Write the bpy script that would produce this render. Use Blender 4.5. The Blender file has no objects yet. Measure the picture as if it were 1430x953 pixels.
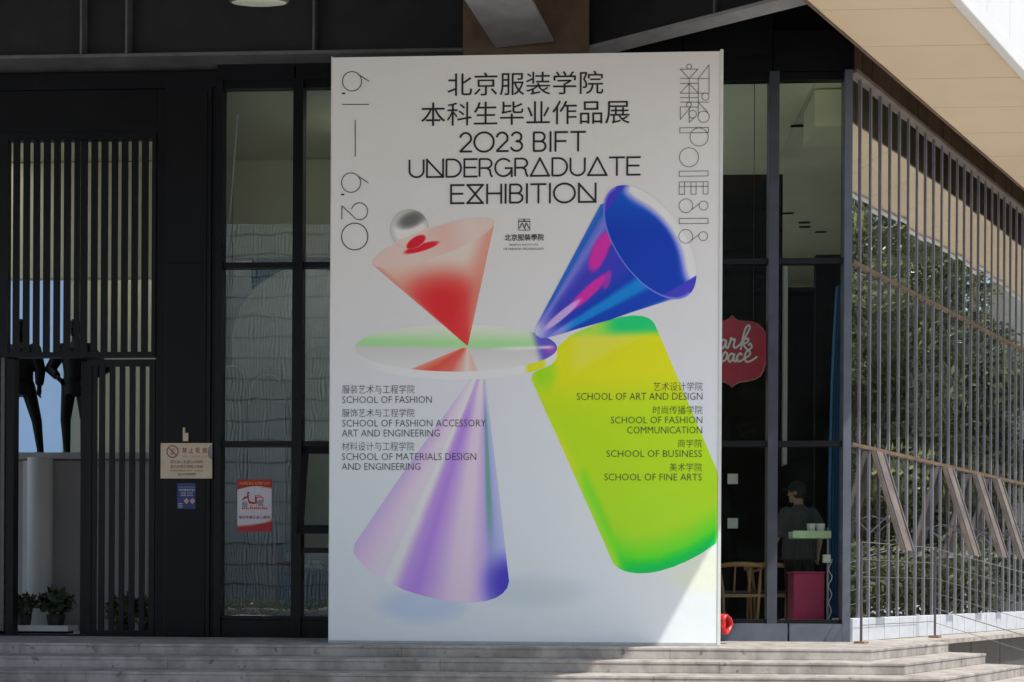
import bpy, bmesh, math, random
import numpy as np
from mathutils import Vector, Matrix

random.seed(7)
RNG = np.random.default_rng(7)
SC = bpy.context.scene
COL = SC.collection

# ------------------------------------------------------------------ camera
FPX, HX, HY = 1708.0, 715.0, 820.0            # focal length and horizon, in photo pixels (1430 wide)
YAW, ROLL = math.radians(2.85), math.radians(0.3)
CP = np.array([0.0, -14.0, 0.598])
FW = np.array([-math.sin(YAW), math.cos(YAW), 0.0])
RT = np.array([math.cos(YAW), math.sin(YAW), 0.0])
UP = np.array([0.0, 0.0, 1.0])
cr, sr = math.cos(ROLL), math.sin(ROLL)
cam = bpy.data.cameras.new('camera')
camo = bpy.data.objects.new('camera', cam)
COL.objects.link(camo)
r_, u_ = RT * cr + UP * sr, -RT * sr + UP * cr
camo.matrix_world = Matrix(((r_[0], u_[0], -FW[0], CP[0]), (r_[1], u_[1], -FW[1], CP[1]),
                            (r_[2], u_[2], -FW[2], CP[2]), (0, 0, 0, 1)))
cam.sensor_width = 36.0
cam.sensor_fit = 'HORIZONTAL'
cam.lens = 36.0 * FPX / 1430.0
cam.shift_y = (HY - 476.5) / 1430.0
cam.clip_start, cam.clip_end = 0.1, 2000
SC.camera = camo

# ------------------------------------------------------------------ light
EA = math.radians(54.2)                        # direction of the right-hand wing
E2 = np.array([math.cos(EA), math.sin(EA)])
N2 = np.array([math.sin(EA), -math.cos(EA)])   # its outward normal
SZ = 0.93
SH = N2 * 0.433 * SZ - E2 * 0.10
SUN = Vector((SH[0], SH[1], SZ)).normalized()
world = bpy.data.worlds.new('World')
SC.world = world
world.use_nodes = True
wn = world.node_tree.nodes
sky = wn.new('ShaderNodeTexSky')
sky.sky_type = 'NISHITA'
sky.sun_disc = False
sky.sun_elevation = math.asin(SUN.z)
sky.sun_rotation = math.atan2(SUN.x, SUN.y)
sky.air_density = 1.2
sky.dust_density = 2.0
wn['Background'].inputs['Strength'].default_value = 0.11
world.node_tree.links.new(sky.outputs[0], wn['Background'].inputs['Color'])
sl = bpy.data.lights.new('sun', 'SUN')
sl.energy = 2.8
sl.angle = math.radians(0.5)
sl.color = (1.0, 0.95, 0.87)
so = bpy.data.objects.new('sun', sl)
so.rotation_euler = SUN.to_track_quat('Z', 'Y').to_euler()
so.location = (6, -10, 20)
COL.objects.link(so)
SC.view_settings.view_transform = 'Standard'
SC.view_settings.look = 'None'
SC.view_settings.exposure = 0.64
SC.view_settings.gamma = 1.0
SC.cycles.max_bounces = 10
SC.cycles.transparent_max_bounces = 24


# ------------------------------------------------------------------ measuring the photograph onto real planes
def ray(px, py):
    dx, dy = px - HX, HY - py
    return FW * FPX + RT * (dx * cr - dy * sr) + UP * (dx * sr + dy * cr)


def on_plane(px, py, n, d):
    n = np.array(n, float)
    v = ray(px, py)
    return CP + v * ((d - n @ CP) / (n @ v))


def PY(px, py, y=0.0):
    return on_plane(px, py, (0, 1, 0), y)


def PG(px, py, z=0.0):
    return on_plane(px, py, (0, 0, 1), z)


def fx(px, y=0.0, py=500):
    return PY(px, py, y)[0]


def fz(py, y=0.0, px=715):
    return PY(px, py, y)[2]


K = PY(1187, 500)
K[2] = 0.0


def WP(s, n, z):
    """point on the right wing: s along it, n outwards, z up"""
    return np.array([K[0] + E2[0] * s + N2[0] * n, K[1] + E2[1] * s + N2[1] * n, z])


# ------------------------------------------------------------------ object helpers
def root_of(o):
    p = Vector((0, 0, 0))
    while o is not None:
        p = p + o.location
        o = o.parent
    return p


class MB:
    def __init__(self):
        self.v, self.f, self.c = [], [], None

    def add(self, vs, fs):
        b = len(self.v)
        self.v += [tuple(map(float, p)) for p in vs]
        self.f += [tuple(i + b for i in q) for q in fs]
        return self

    def box(self, x0, x1, y0, y1, z0, z1):
        vs = [(x0, y0, z0), (x1, y0, z0), (x1, y1, z0), (x0, y1, z0), (x0, y0, z1), (x1, y0, z1), (x1, y1, z1), (x0, y1, z1)]
        return self.add(vs, [(0, 3, 2, 1), (4, 5, 6, 7), (0, 1, 5, 4), (1, 2, 6, 5), (2, 3, 7, 6), (3, 0, 4, 7)])

    def obox(self, c, ax, ay, az):
        """box centred on c with half-axis vectors"""
        c, ax, ay, az = map(lambda q: np.array(q, float), (c, ax, ay, az))
        vs = [c + i * ax + j * ay + k * az for k in (-1, 1) for i, j in ((-1, -1), (1, -1), (1, 1), (-1, 1))]
        return self.add(vs, [(0, 3, 2, 1), (4, 5, 6, 7), (0, 1, 5, 4), (1, 2, 6, 5), (2, 3, 7, 6), (3, 0, 4, 7)])

    def wbox(self, s0, s1, n0, n1, z0, z1):
        """box laid along the right wing"""
        vs = [WP(s0, n1, z0), WP(s1, n1, z0), WP(s1, n0, z0), WP(s0, n0, z0), WP(s0, n1, z1), WP(s1, n1, z1), WP(s1, n0, z1), WP(s0, n0, z1)]
        return self.add(vs, [(0, 3, 2, 1), (4, 5, 6, 7), (0, 1, 5, 4), (1, 2, 6, 5), (2, 3, 7, 6), (3, 0, 4, 7)])

    def prism(self, poly, z0, z1):
        n = len(poly)
        vs = [(p[0], p[1], z0) for p in poly] + [(p[0], p[1], z1) for p in poly]
        fs = [tuple(reversed(range(n))), tuple(range(n, 2 * n))]
        fs += [(i, (i + 1) % n, n + (i + 1) % n, n + i) for i in range(n)]
        return self.add(vs, fs)

    def slab(self, poly, y0, y1):
        """xz outline given thickness from y0 (front) to y1"""
        n = len(poly)
        vs = [(p[0], y0, p[1]) for p in poly] + [(p[0], y1, p[1]) for p in poly]
        fs = [tuple(range(n)), tuple(reversed(range(n, 2 * n)))]
        fs += [((i + 1) % n, i, n + i, n + (i + 1) % n) for i in range(n)]
        return self.add(vs, fs)

    def tube(self, pts, r, n=8, cap=True):
        pts = [np.array(p, float) for p in pts]
        rs = r if hasattr(r, '__len__') else [r] * len(pts)
        vs, fs = [], []
        a = None
        for i, p in enumerate(pts):
            t = (pts[min(i + 1, len(pts) - 1)] - pts[max(i - 1, 0)])
            t = t / (np.linalg.norm(t) + 1e-9)
            if a is None:
                a = np.cross(t, (0, 0, 1) if abs(t[2]) < 0.9 else (1, 0, 0))
            else:
                a = a - t * (a @ t)
            a = a / np.linalg.norm(a)
            b = np.cross(t, a)
            for k in range(n):
                q = 2 * math.pi * k / n
                vs.append(p + rs[i] * (a * math.cos(q) + b * math.sin(q)))
        for i in range(len(pts) - 1):
            for k in range(n):
                fs.append((i * n + k, i * n + (k + 1) % n, (i + 1) * n + (k + 1) % n, (i + 1) * n + k))
        if cap:
            fs.append(tuple(reversed(range(n))))
            fs.append(tuple(range((len(pts) - 1) * n, len(pts) * n)))
        return self.add(vs, fs)

    def loft(self, rings, n=24):
        """rings of (cx, cy, z, rx, ry)"""
        vs, fs = [], []
        for cx, cy, z, rx, ry in rings:
            for k in range(n):
                q = 2 * math.pi * k / n
                vs.append((cx + rx * math.cos(q), cy + ry * math.sin(q), z))
        for i in range(len(rings) - 1):
            for k in range(n):
                fs.append((i * n + k, i * n + (k + 1) % n, (i + 1) * n + (k + 1) % n, (i + 1) * n + k))
        fs.append(tuple(reversed(range(n))))
        fs.append(tuple(range((len(rings) - 1) * n, len(rings) * n)))
        return self.add(vs, fs)

    def build(self, name, m=None, parent=None, smooth=False, bevel=0.0):
        off = root_of(parent) if parent else Vector((0, 0, 0))
        me = bpy.data.meshes.new(name)
        a = np.array(self.v, float) - np.array(off)
        me.from_pydata([tuple(p) for p in a], [], self.f)
        me.update()
        if bevel:
            bm = bmesh.new()
            bm.from_mesh(me)
            bmesh.ops.bevel(bm, geom=[e for e in bm.edges if len(e.link_faces) == 2 and e.calc_face_angle(0) > 0.5],
                            offset=bevel, segments=2, profile=0.6, affect='EDGES')
            bm.to_mesh(me)
            bm.free()
        if smooth:
            me.polygons.foreach_set('use_smooth', [True] * len(me.polygons))
        if m:
            me.materials.append(m)
        o = bpy.data.objects.new(name, me)
        COL.objects.link(o)
        if parent:
            o.parent = parent
        return o


def tag(o, label=None, cat=None, group=None, kind=None):
    if label:
        o['label'] = label
    if cat:
        o['category'] = cat
    if group:
        o['group'] = group
    if kind:
        o['kind'] = kind
    return o


def thing(name, label, cat, loc, group=None):
    o = bpy.data.objects.new(name, None)
    o.empty_display_size = 0.2
    o.location = tuple(map(float, loc))
    COL.objects.link(o)
    return tag(o, label, cat, group)


def copy_tree(o, parent=None):
    c = o.copy()
    COL.objects.link(c)
    c.parent = parent
    for ch in list(o.children):
        copy_tree(ch, c)
    return c


# ------------------------------------------------------------------ materials
def lin(c):
    c = np.array(c, float) / 255.0
    return np.where(c <= 0.04045, c / 12.92, ((c + 0.055) / 1.055) ** 2.4)


def M(name, col, rough=0.6, metal=0.0, var=0.15, scale=6.0, bump=0.0, bscale=60.0, spec=0.5, coat=0.0, streak=None):
    m = bpy.data.materials.new(name)
    m.use_nodes = True
    nt = m.node_tree
    b = nt.nodes['Principled BSDF']
    tc = nt.nodes.new('ShaderNodeTexCoord')
    no = nt.nodes.new('ShaderNodeTexNoise')
    no.inputs['Scale'].default_value = scale
    no.inputs['Detail'].default_value = 6
    no.inputs['Roughness'].default_value = 0.65
    src = tc.outputs['Object']
    if streak:
        mp = nt.nodes.new('ShaderNodeMapping')
        mp.inputs['Scale'].default_value = streak
        nt.links.new(src, mp.inputs['Vector'])
        src = mp.outputs['Vector']
    nt.links.new(src, no.inputs['Vector'])
    rp = nt.nodes.new('ShaderNodeValToRGB')
    rp.color_ramp.elements[0].position = 0.3
    rp.color_ramp.elements[1].position = 0.7
    c = np.array(col, float)
    rp.color_ramp.elements[0].color = (*np.clip(c * (1 - var), 0, 1), 1)
    rp.color_ramp.elements[1].color = (*np.clip(c * (1 + var), 0, 1), 1)
    nt.links.new(no.outputs['Fac'], rp.inputs['Fac'])
    nt.links.new(rp.outputs['Color'], b.inputs['Base Color'])
    mr = nt.nodes.new('ShaderNodeMapRange')
    mr.inputs['To Min'].default_value = max(0.02, rough - 0.08)
    mr.inputs['To Max'].default_value = min(1.0, rough + 0.08)
    nt.links.new(no.outputs['Fac'], mr.inputs['Value'])
    nt.links.new(mr.outputs[0], b.inputs['Roughness'])
    b.inputs['Metallic'].default_value = metal
    b.inputs['Specular IOR Level'].default_value = spec
    b.inputs['Coat Weight'].default_value = coat
    if bump:
        n2 = nt.nodes.new('ShaderNodeTexNoise')
        n2.inputs['Scale'].default_value = bscale
        n2.inputs['Detail'].default_value = 4
        nt.links.new(tc.outputs['Object'], n2.inputs['Vector'])
        bp = nt.nodes.new('ShaderNodeBump')
        bp.inputs['Strength'].default_value = bump
        bp.inputs['Distance'].default_value = 0.01
        nt.links.new(n2.outputs['Fac'], bp.inputs['Height'])
        nt.links.new(bp.outputs['Normal'], b.inputs['Normal'])
    return m


def glass(name, k, tint=(0.9, 0.95, 0.93), wave=0.0, wscale=1.6, offset=0.0):
    """architectural glass: clear sheet plus its mirror reflection, with the roller waves of float glass"""
    m = bpy.data.materials.new(name)
    m.use_nodes = True
    nt = m.node_tree
    nt.nodes.remove(nt.nodes['Principled BSDF'])
    out = nt.nodes['Material Output']
    tr = nt.nodes.new('ShaderNodeBsdfTransparent')
    tr.inputs[0].default_value = (*tint, 1)
    gl = nt.nodes.new('ShaderNodeBsdfGlossy')
    gl.inputs['Roughness'].default_value = 0.01
    gl.inputs['Color'].default_value = (0.93, 0.97, 1.0, 1)
    fr = nt.nodes.new('ShaderNodeFresnel')
    fr.inputs['IOR'].default_value = 1.5
    mu = nt.nodes.new('ShaderNodeMath')
    mu.operation = 'MULTIPLY'
    mu.use_clamp = True
    mu.inputs[1].default_value = k
    nt.links.new(fr.outputs[0], mu.inputs[0])
    mx = nt.nodes.new('ShaderNodeMixShader')
    nt.links.new(mu.outputs[0], mx.inputs['Fac'])
    nt.links.new(tr.outputs[0], mx.inputs[1])
    nt.links.new(gl.outputs[0], mx.inputs[2])
    nt.links.new(mx.outputs[0], out.inputs['Surface'])
    if wave:
        tc = nt.nodes.new('ShaderNodeTexCoord')
        no = nt.nodes.new('ShaderNodeTexNoise')
        no.inputs['Scale'].default_value = wscale
        no.inputs['Detail'].default_value = 1.5
        nt.links.new(tc.outputs['Object'], no.inputs['Vector'])
        bp = nt.nodes.new('ShaderNodeBump')
        bp.inputs['Strength'].default_value = 1.0
        bp.inputs['Distance'].default_value = wave
        nt.links.new(no.outputs['Fac'], bp.inputs['Height'])
        nt.links.new(bp.outputs['Normal'], gl.inputs['Normal'])
    return m


def vcol(name, rough=0.5, spec=0.35):
    m = bpy.data.materials.new(name)
    m.use_nodes = True
    b = m.node_tree.nodes['Principled BSDF']
    a = m.node_tree.nodes.new('ShaderNodeAttribute')
    a.attribute_name = 'print'
    m.node_tree.links.new(a.outputs['Color'], b.inputs['Base Color'])
    b.inputs['Roughness'].default_value = rough
    b.inputs['Specular IOR Level'].default_value = spec
    tc = m.node_tree.nodes.new('ShaderNodeTexCoord')
    no = m.node_tree.nodes.new('ShaderNodeTexNoise')
    no.inputs['Scale'].default_value = 2.2
    no.inputs['Detail'].default_value = 5
    m.node_tree.links.new(tc.outputs['Object'], no.inputs['Vector'])
    bp = m.node_tree.nodes.new('ShaderNodeBump')
    bp.inputs['Strength'].default_value = 0.5
    bp.inputs['Distance'].default_value = 0.02
    m.node_tree.links.new(no.outputs['Fac'], bp.inputs['Height'])
    m.node_tree.links.new(bp.outputs['Normal'], b.inputs['Normal'])
    return m


def emit(name, col, s):
    m = bpy.data.materials.new(name)
    m.use_nodes = True
    b = m.node_tree.nodes['Principled BSDF']
    b.inputs['Base Color'].default_value = (*col, 1)
    b.inputs['Emission Color'].default_value = (*col, 1)
    b.inputs['Emission Strength'].default_value = s
    return m


def stone(name):
    """step stone: mottled, dark vertical joints on the risers, worn treads"""
    m = M(name, (0.43, 0.40, 0.37), 0.8, var=0.15, scale=9.0, bump=0.25, bscale=70, spec=0.3)
    nt = m.node_tree
    b = nt.nodes['Principled BSDF']
    src = b.inputs['Base Color'].links[0].from_socket
    tc = nt.nodes.new('ShaderNodeTexCoord')
    sp = nt.nodes.new('ShaderNodeSeparateXYZ')
    nt.links.new(tc.outputs['Object'], sp.inputs[0])

    def math_(op, a, bb):
        q = nt.nodes.new('ShaderNodeMath')
        q.operation = op
        for i, x in enumerate((a, bb)):
            if isinstance(x, (int, float)):
                q.inputs[i].default_value = x
            else:
                nt.links.new(x, q.inputs[i])
        return q.outputs[0]
    lvl = math_('FLOOR', math_('DIVIDE', math_('ADD', sp.outputs['Z'], 0.0005), RISER), 0)
    xs = math_('ADD', sp.outputs['X'], math_('MULTIPLY', math_('SINE', math_('MULTIPLY', lvl, 2.3), 0), 1.3))
    fr = math_('FRACT', math_('DIVIDE', xs, 2.7), 0)
    joint = math_('LESS_THAN', fr, 0.003)
    mx = nt.nodes.new('ShaderNodeMix')
    mx.data_type = 'RGBA'
    mx.inputs['B'].default_value = (0.07, 0.065, 0.06, 1)
    nt.links.new(math_('MULTIPLY', joint, 0.5), mx.inputs['Factor'])
    # grime streaks
    n3 = nt.nodes.new('ShaderNodeTexNoise')
    n3.inputs['Scale'].default_value = 1.0
    n3.inputs['Detail'].default_value = 8
    mp = nt.nodes.new('ShaderNodeMapping')
    mp.inputs['Scale'].default_value = (5, 5, 2.0)
    nt.links.new(tc.outputs['Object'], mp.inputs['Vector'])
    nt.links.new(mp.outputs['Vector'], n3.inputs['Vector'])
    rp = nt.nodes.new('ShaderNodeValToRGB')
    rp.color_ramp.elements[0].position = 0.36
    rp.color_ramp.elements[0].color = (0.70, 0.69, 0.68, 1)
    rp.color_ramp.elements[1].position = 0.62
    rp.color_ramp.elements[1].color = (1.05, 1.05, 1.05, 1)
    nt.links.new(n3.outputs['Fac'], rp.inputs['Fac'])
    m2 = nt.nodes.new('ShaderNodeMix')
    m2.data_type = 'RGBA'
    m2.blend_type = 'MULTIPLY'
    m2.inputs['Factor'].default_value = 1.0
    nt.links.new(src, m2.inputs['A'])
    nt.links.new(rp.outputs['Color'], m2.inputs['B'])
    nt.links.new(m2.outputs['Result'], mx.inputs['A'])
    # scattered dark spots and scuffs
    n4 = nt.nodes.new('ShaderNodeTexNoise')
    n4.inputs['Scale'].default_value = 11.0
    n4.inputs['Detail'].default_value = 5
    nt.links.new(tc.outputs['Object'], n4.inputs['Vector'])
    r4 = nt.nodes.new('ShaderNodeValToRGB')
    r4.color_ramp.elements[0].position = 0.63
    r4.color_ramp.elements[0].color = (1, 1, 1, 1)
    r4.color_ramp.elements[1].position = 0.72
    r4.color_ramp.elements[1].color = (0.5, 0.49, 0.48, 1)
    nt.links.new(n4.outputs['Fac'], r4.inputs['Fac'])
    m4 = nt.nodes.new('ShaderNodeMix')
    m4.data_type = 'RGBA'
    m4.blend_type = 'MULTIPLY'
    m4.inputs['Factor'].default_value = 1.0
    nt.links.new(mx.outputs['Result'], m4.inputs['A'])
    nt.links.new(r4.outputs['Color'], m4.inputs['B'])
    nt.links.new(m4.outputs['Result'], b.inputs['Base Color'])
    return m


RISER, TREAD, NSTEP = 0.113, 0.41, 6
BLACK = M('black_metal', (0.0065, 0.0073, 0.0095), 0.42, var=0.25, scale=2.5, spec=0.25)
BLACK2 = M('black_panel', (0.006, 0.0065, 0.008), 0.5, var=0.25, scale=1.5, spec=0.22)
BEAM = M('beam_paint', (0.02, 0.02, 0.023), 0.55, var=0.3, scale=3)
FLANGE = M('flange_paint', (0.13, 0.133, 0.14), 0.5, var=0.25, scale=4)
FLANGE2 = M('pale_beam_paint', (0.30, 0.30, 0.31), 0.55, var=0.2, scale=3)
BROWN = M('brown_cladding', (0.17, 0.115, 0.075), 0.6, var=0.3, scale=3)
STONE = stone('step_stone')
STONE_DARK = M('dark_granite', (0.09, 0.085, 0.082), 0.6, var=0.2, scale=5, bump=0.2)
FRAME = M('grey_frame', (0.10, 0.115, 0.15), 0.4, var=0.15, scale=4, spec=0.5)
FRAME_D = M('shaded_mullion', (0.055, 0.062, 0.082), 0.4, var=0.2, scale=4, spec=0.4)  # darker copy of the frame grey, with the mullions' shade in its colour
FIN = M('fin_aluminium', (0.16, 0.155, 0.18), 0.45, metal=0.0, var=0.2, scale=3)
FIN_HIGHLIGHT = M('fin_edge_highlight', (0.34, 0.34, 0.37), 0.35, metal=0.2, var=0.15, scale=2)  # paler than the fins: sunlit edge highlight put into the colour
SOFFIT = M('beige_soffit', (0.80, 0.645, 0.45), 0.6, var=0.05, scale=0.7)
WHITE = M('white_panel', (0.78, 0.78, 0.76), 0.5, var=0.04, scale=2)
PLINTH = M('white_tile', (0.62, 0.66, 0.70), 0.5, var=0.1, scale=6)
BEIGE_WALL = M('interior_beige', (0.66, 0.65, 0.48), 0.8, var=0.05, scale=2)
GREY_WALL = M('interior_grey', (0.42, 0.41, 0.41), 0.8, var=0.06, scale=2)
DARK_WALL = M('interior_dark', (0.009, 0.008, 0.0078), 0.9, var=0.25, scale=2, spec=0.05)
PALE = M('interior_white', (0.72, 0.72, 0.70), 0.7, var=0.04, scale=2)
INK = M('print_ink', (0.016, 0.02, 0.024), 0.5, var=0.0)
INK2 = M('print_ink_small', (0.03, 0.035, 0.04), 0.5, var=0.0)

GLASS_L = glass('window_glass', 1.8, (0.93, 0.97, 0.95), wave=0.0006, wscale=2.2)
GLASS_R = glass('cafe_glass', 0.15, (0.92, 0.96, 0.92), wave=0.0004, wscale=1.6)
GLASS_W = glass('wing_glass', 5.6, (0.6, 0.64, 0.62), wave=0.0003, wscale=3.0)

# ------------------------------------------------------------------ ground and steps
GZ = -RISER * NSTEP
paving = M('paving_concrete', (0.46, 0.43, 0.39), 0.8, var=0.12, scale=1.5, bump=0.2)
g = MB()
g.add([(-400, -400, GZ), (400, -400, GZ), (400, 400, GZ), (-400, 400, GZ)], [(0, 1, 2, 3)])
tag(g.build('ground', paving), kind='structure')

LEDGE = -1.72
corner0 = np.array([PG(1218, 907)[0], LEDGE])
n_edge = float((corner0 - K[:2]) @ N2)
s_end = float((PG(1328, 897)[:2] - K[:2]) @ E2)
miter = math.tan(EA / 2)
st = MB()
XL = -15.0
for k in range(NSTEP):
    yk = LEDGE - TREAD * k
    ck = corner0 + np.array([miter * TREAD, -TREAD]) * k
    nk = n_edge + TREAD * k
    z1, z0 = -RISER * k, -RISER * (k + 1)
    # nosing slab overhanging its riser by 20 mm
    for (dy, a, b) in ((0.0, z1 - 0.028, z1), (0.007, z0, z1 - 0.028)):
        c2 = ck + np.array([-miter * dy, dy])
        e2 = WP(s_end - dy, nk - dy, 0)[:2]
        w2 = WP(s_end - dy, -0.35, 0)[:2]
        back = 0.2 if k == 0 else LEDGE + 0.1
        poly = [(XL, yk + dy), tuple(c2), tuple(e2), tuple(w2), (K[0] - 0.3, 0.2), (XL, 0.2)]
        st.prism(poly, a, b)
sto = st.build('stone_steps', STONE, bevel=0.006)
tag(sto, kind='structure')
# narrow ledge that carries the wing past the end of the steps, on its dark base
lg = MB()
lg.wbox(s_end - 0.018, 12.0, -0.4, 0.55, -0.06, -0.004)
tag(lg.build('ledge', STONE), kind='structure')

# ------------------------------------------------------------------ THE BUILDING
B = thing('exhibition_building', 'dark steel and glass building with slatted entrance, finned glass wing and beige overhanging soffit', 'building', (0, 0, 0))


def part(mb, name, m, parent=None, **kw):
    return mb.build(name, m, parent or B, **kw)


Z_TOP = 6.43        # top of the glazing
ZB = 0.235
T1, T2 = 4.30, 2.235
# base wall under the ledge
mb = MB().wbox(s_end + 0.02, 12.0, -0.35, 0.40, GZ, -0.062)
part(mb, 'base_wall', STONE_DARK)
for s in (1.75, 2.95, 4.15):
    part(MB().wbox(s, s + 0.012, 0.40, 0.403, GZ, -0.062), 'joint', BLACK2)

# --- lintel, fascia panels and beams
part(MB().box(-12, fx(303), -0.05, 0.1, fz(118), fz(96)), 'lintel_panel', BLACK)
for a, b in ((303, 411), (412, 530), (531, 648), (820, 950), (951, 1076)):
    part(MB().box(fx(a) + 0.004, fx(b) - 0.004, -0.05, 0.1, Z_TOP, 6.62), 'lintel_panel', BLACK)
for a, b in ((820, 950), (951, 1076)):
    part(MB().box(fx(a) + 0.004, fx(b) - 0.004, -0.05, 0.1, 6.625, 8.0), 'fascia_panel', BLACK2)
part(MB().box(fx(1077) + 0.004, K[0] + 0.02, -0.05, 0.1, Z_TOP + 0.01, 6.9), 'fascia_panel', BLACK2)
# facade beam, a web with stiffeners standing on a bottom flange
bw = part(MB().box(-12, fx(648), -0.12, -0.10, 6.66, 8.0), 'roof_beam', BEAM)
part(MB().box(-12, fx(648), -0.30, 0.10, 6.62, 6.658), 'flange', FLANGE, bw, bevel=0.004)
for px in (-70, 117, 180, 440):
    x = fx(px, -0.2, 50)
    part(MB().box(x - 0.012, x + 0.012, -0.285, -0.121, 6.66, 8.0), 'stiffener', FLANGE, bw)
# column cladding behind the board
part(MB().box(fx(648), fx(820), -0.34, 0.3, 0.0, 8.0), 'column', BROWN, bevel=0.01)
# beam that comes forward from the column
p0, p1 = PG(732, 63, 6.62), PG(695, 0, 6.62)
d = (p1 - p0)[:2]
d = d / np.linalg.norm(d)
q = np.array([-d[1], d[0]])
fw = MB()
mid = (p0[:2] + d * 3.8)
fw.obox((mid[0], mid[1], 6.64), (d[0] * 3.8, d[1] * 3.8, 0), (q[0] * 0.33, q[1] * 0.33, 0), (0, 0, 0.018))
fb = part(fw, 'roof_beam', FLANGE2)
part(MB().obox((mid[0], mid[1], 7.33), (d[0] * 3.8, d[1] * 3.8, 0), (q[0] * 0.012, q[1] * 0.012, 0), (0, 0, 0.67)), 'beam_web', BEAM, fb)
# diagonal beam to the right
p0, p1 = PG(822, 76, 6.62), PG(1110, 3, 6.62)
d = (p1 - p0)[:2]
d = d / np.linalg.norm(d)
q = np.array([-d[1], d[0]])
mid = (p0[:2] + d * 1.7)
dg = part(MB().obox((mid[0], mid[1], 6.64), (d[0] * 1.7, d[1] * 1.7, 0), (q[0] * 0.12, q[1] * 0.12, 0), (0, 0, 0.018)), 'roof_beam', FLANGE2)
part(MB().obox((mid[0], mid[1], 7.33), (d[0] * 1.7, d[1] * 1.7, 0), (q[0] * 0.012, q[1] * 0.012, 0), (0, 0, 0.67)), 'beam_web', BEAM, dg)
px_ = p0[:2] + d * 1.55
part(MB().obox((px_[0], px_[1], 7.0), (d[0] * .01, d[1] * .01, 0), (q[0] * 0.1, q[1] * 0.1, 0), (0, 0, 0.33)), 'stiffener', FLANGE, dg)

# --- canopy: dark deck, beige soffit strip along the wing, white fascia
def wl(s, n):
    return tuple(WP(s, n, 0)[:2])


def s_at(y, n):
    return (y - K[1] - N2[1] * n) / E2[1]


NI, NO, SZF = 0.47, 1.57, 6.30
part(MB().prism([wl(-13, NI), wl(s_at(0.25, NI), NI), (-14, 0.25), (-14, wl(-13, 0)[1])], 8.0, 8.2), 'canopy_deck', BEAM)
part(MB().box(-14, K[0] + .02, 0.101, 0.25, Z_TOP + .03, 8.0), 'upper_wall', BLACK2)
part(MB().prism([wl(0.35, -.02), wl(12, -.02), wl(12, -1.2), (K[0] - .34, 10.2), (K[0] - .34, .26)], 6.47, 6.56), 'wing_roof', BEIGE_WALL)
part(MB().wbox(0, 13, -0.3, NI + .03, 7.0, 7.05), 'trough_lid', BROWN)
# boards run parallel to the front, so their seams stay level in view
bd = MB()
for i, y in enumerate(np.arange(-10.2, 11, 0.42)):
    y2 = y + 0.413
    z_ = SZF + 0.003 * (i % 2)
    bd.prism([wl(s_at(y, NI), NI), wl(s_at(y, NO), NO), wl(s_at(y2, NO), NO), wl(s_at(y2, NI), NI)], z_, SZF + 0.05)
part(bd, 'soffit', SOFFIT)
part(MB().wbox(-13, 13, NI + .01, NO, SZF + 0.054, SZF + 0.09), 'soffit_backing', BLACK2)
part(MB().wbox(-13, 13, NI - 0.03, NI - 0.004, SZF - 0.008, 7.0), 'soffit_edge', BROWN)
part(MB().wbox(-13, 0, NI - 0.03, NI - 0.004, 7.002, 8.0), 'soffit_edge', BEAM)
fa = MB()
for i in range(34):
    s0 = -12.5 + i * 0.75
    fa.wbox(s0 + 0.004, s0 + 0.746, NO + 0.01, NO + 0.085, SZF + 0.14, 9.2)
part(fa, 'fascia', WHITE)
part(MB().wbox(-13, 13, NO + 0.002, NO + 0.09, SZF - 0.03, SZF + 0.136), 'drip_edge', WHITE, bevel=0.01)
part(MB().wbox(-13, 13, -0.5, NO + 0.05, 9.0, 9.2), 'roof', WHITE)

# --- glazed front: pillars, transoms, windows
part(MB().box(fx(232), fx(296), -0.06, 0.15, 0.0, fz(118) - 0.003), 'pillar', BLACK, bevel=0.004)
part(MB().box(fx(236), fx(290), -0.075, -0.062, 0.02, fz(368)), 'pillar_panel', BLACK2)
part(MB().box(fx(236), fx(290), -0.075, -0.062, fz(366), fz(125)), 'pillar_panel', BLACK2)
part(MB().box(fx(219), fx(231), -0.03, 0.12, 0.0, fz(118) - 0.003), 'pillar_strip', BLACK2)
part(MB().box(fx(297), fx(303), -0.04, 0.12, 0.0, fz(118) - 0.003), 'pillar_strip', BLACK2)


def window(x0, x1, gm, fm, rows=(ZB, T2, T1, Z_TOP), skip=()):
    """one bay of glazing: frame members and a pane per storey band"""
    w = part(MB().box(x0, x1, -0.045, 0.05, rows[-1] - 0.09, rows[-1]), 'window', fm, bevel=0.003)
    for z in rows[1:-1]:
        part(MB().box(x0, x1, -0.045, 0.05, z - 0.032, z + 0.032), 'rail', fm, w, bevel=0.003)
    part(MB().box(x0, x1, -0.045, 0.05, rows[0] - 0.03, rows[0] + 0.012), 'sill', fm, w, bevel=0.003)
    for i in range(len(rows) - 1):
        if i in skip:
            continue
        a = rows[i] + (0.012 if i == 0 else 0.032)
        b = rows[i + 1] - (0.09 if i == len(rows) - 2 else 0.032)
        part(MB().box(x0, x1, 0.0, 0.010, a, b), 'pane', gm, w)
    return w


def mullion(a, b, fm, y0=-0.09):
    part(MB().box(a, b, y0, 0.09, 0.0, Z_TOP), 'mullion', fm, bevel=0.004)


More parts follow.
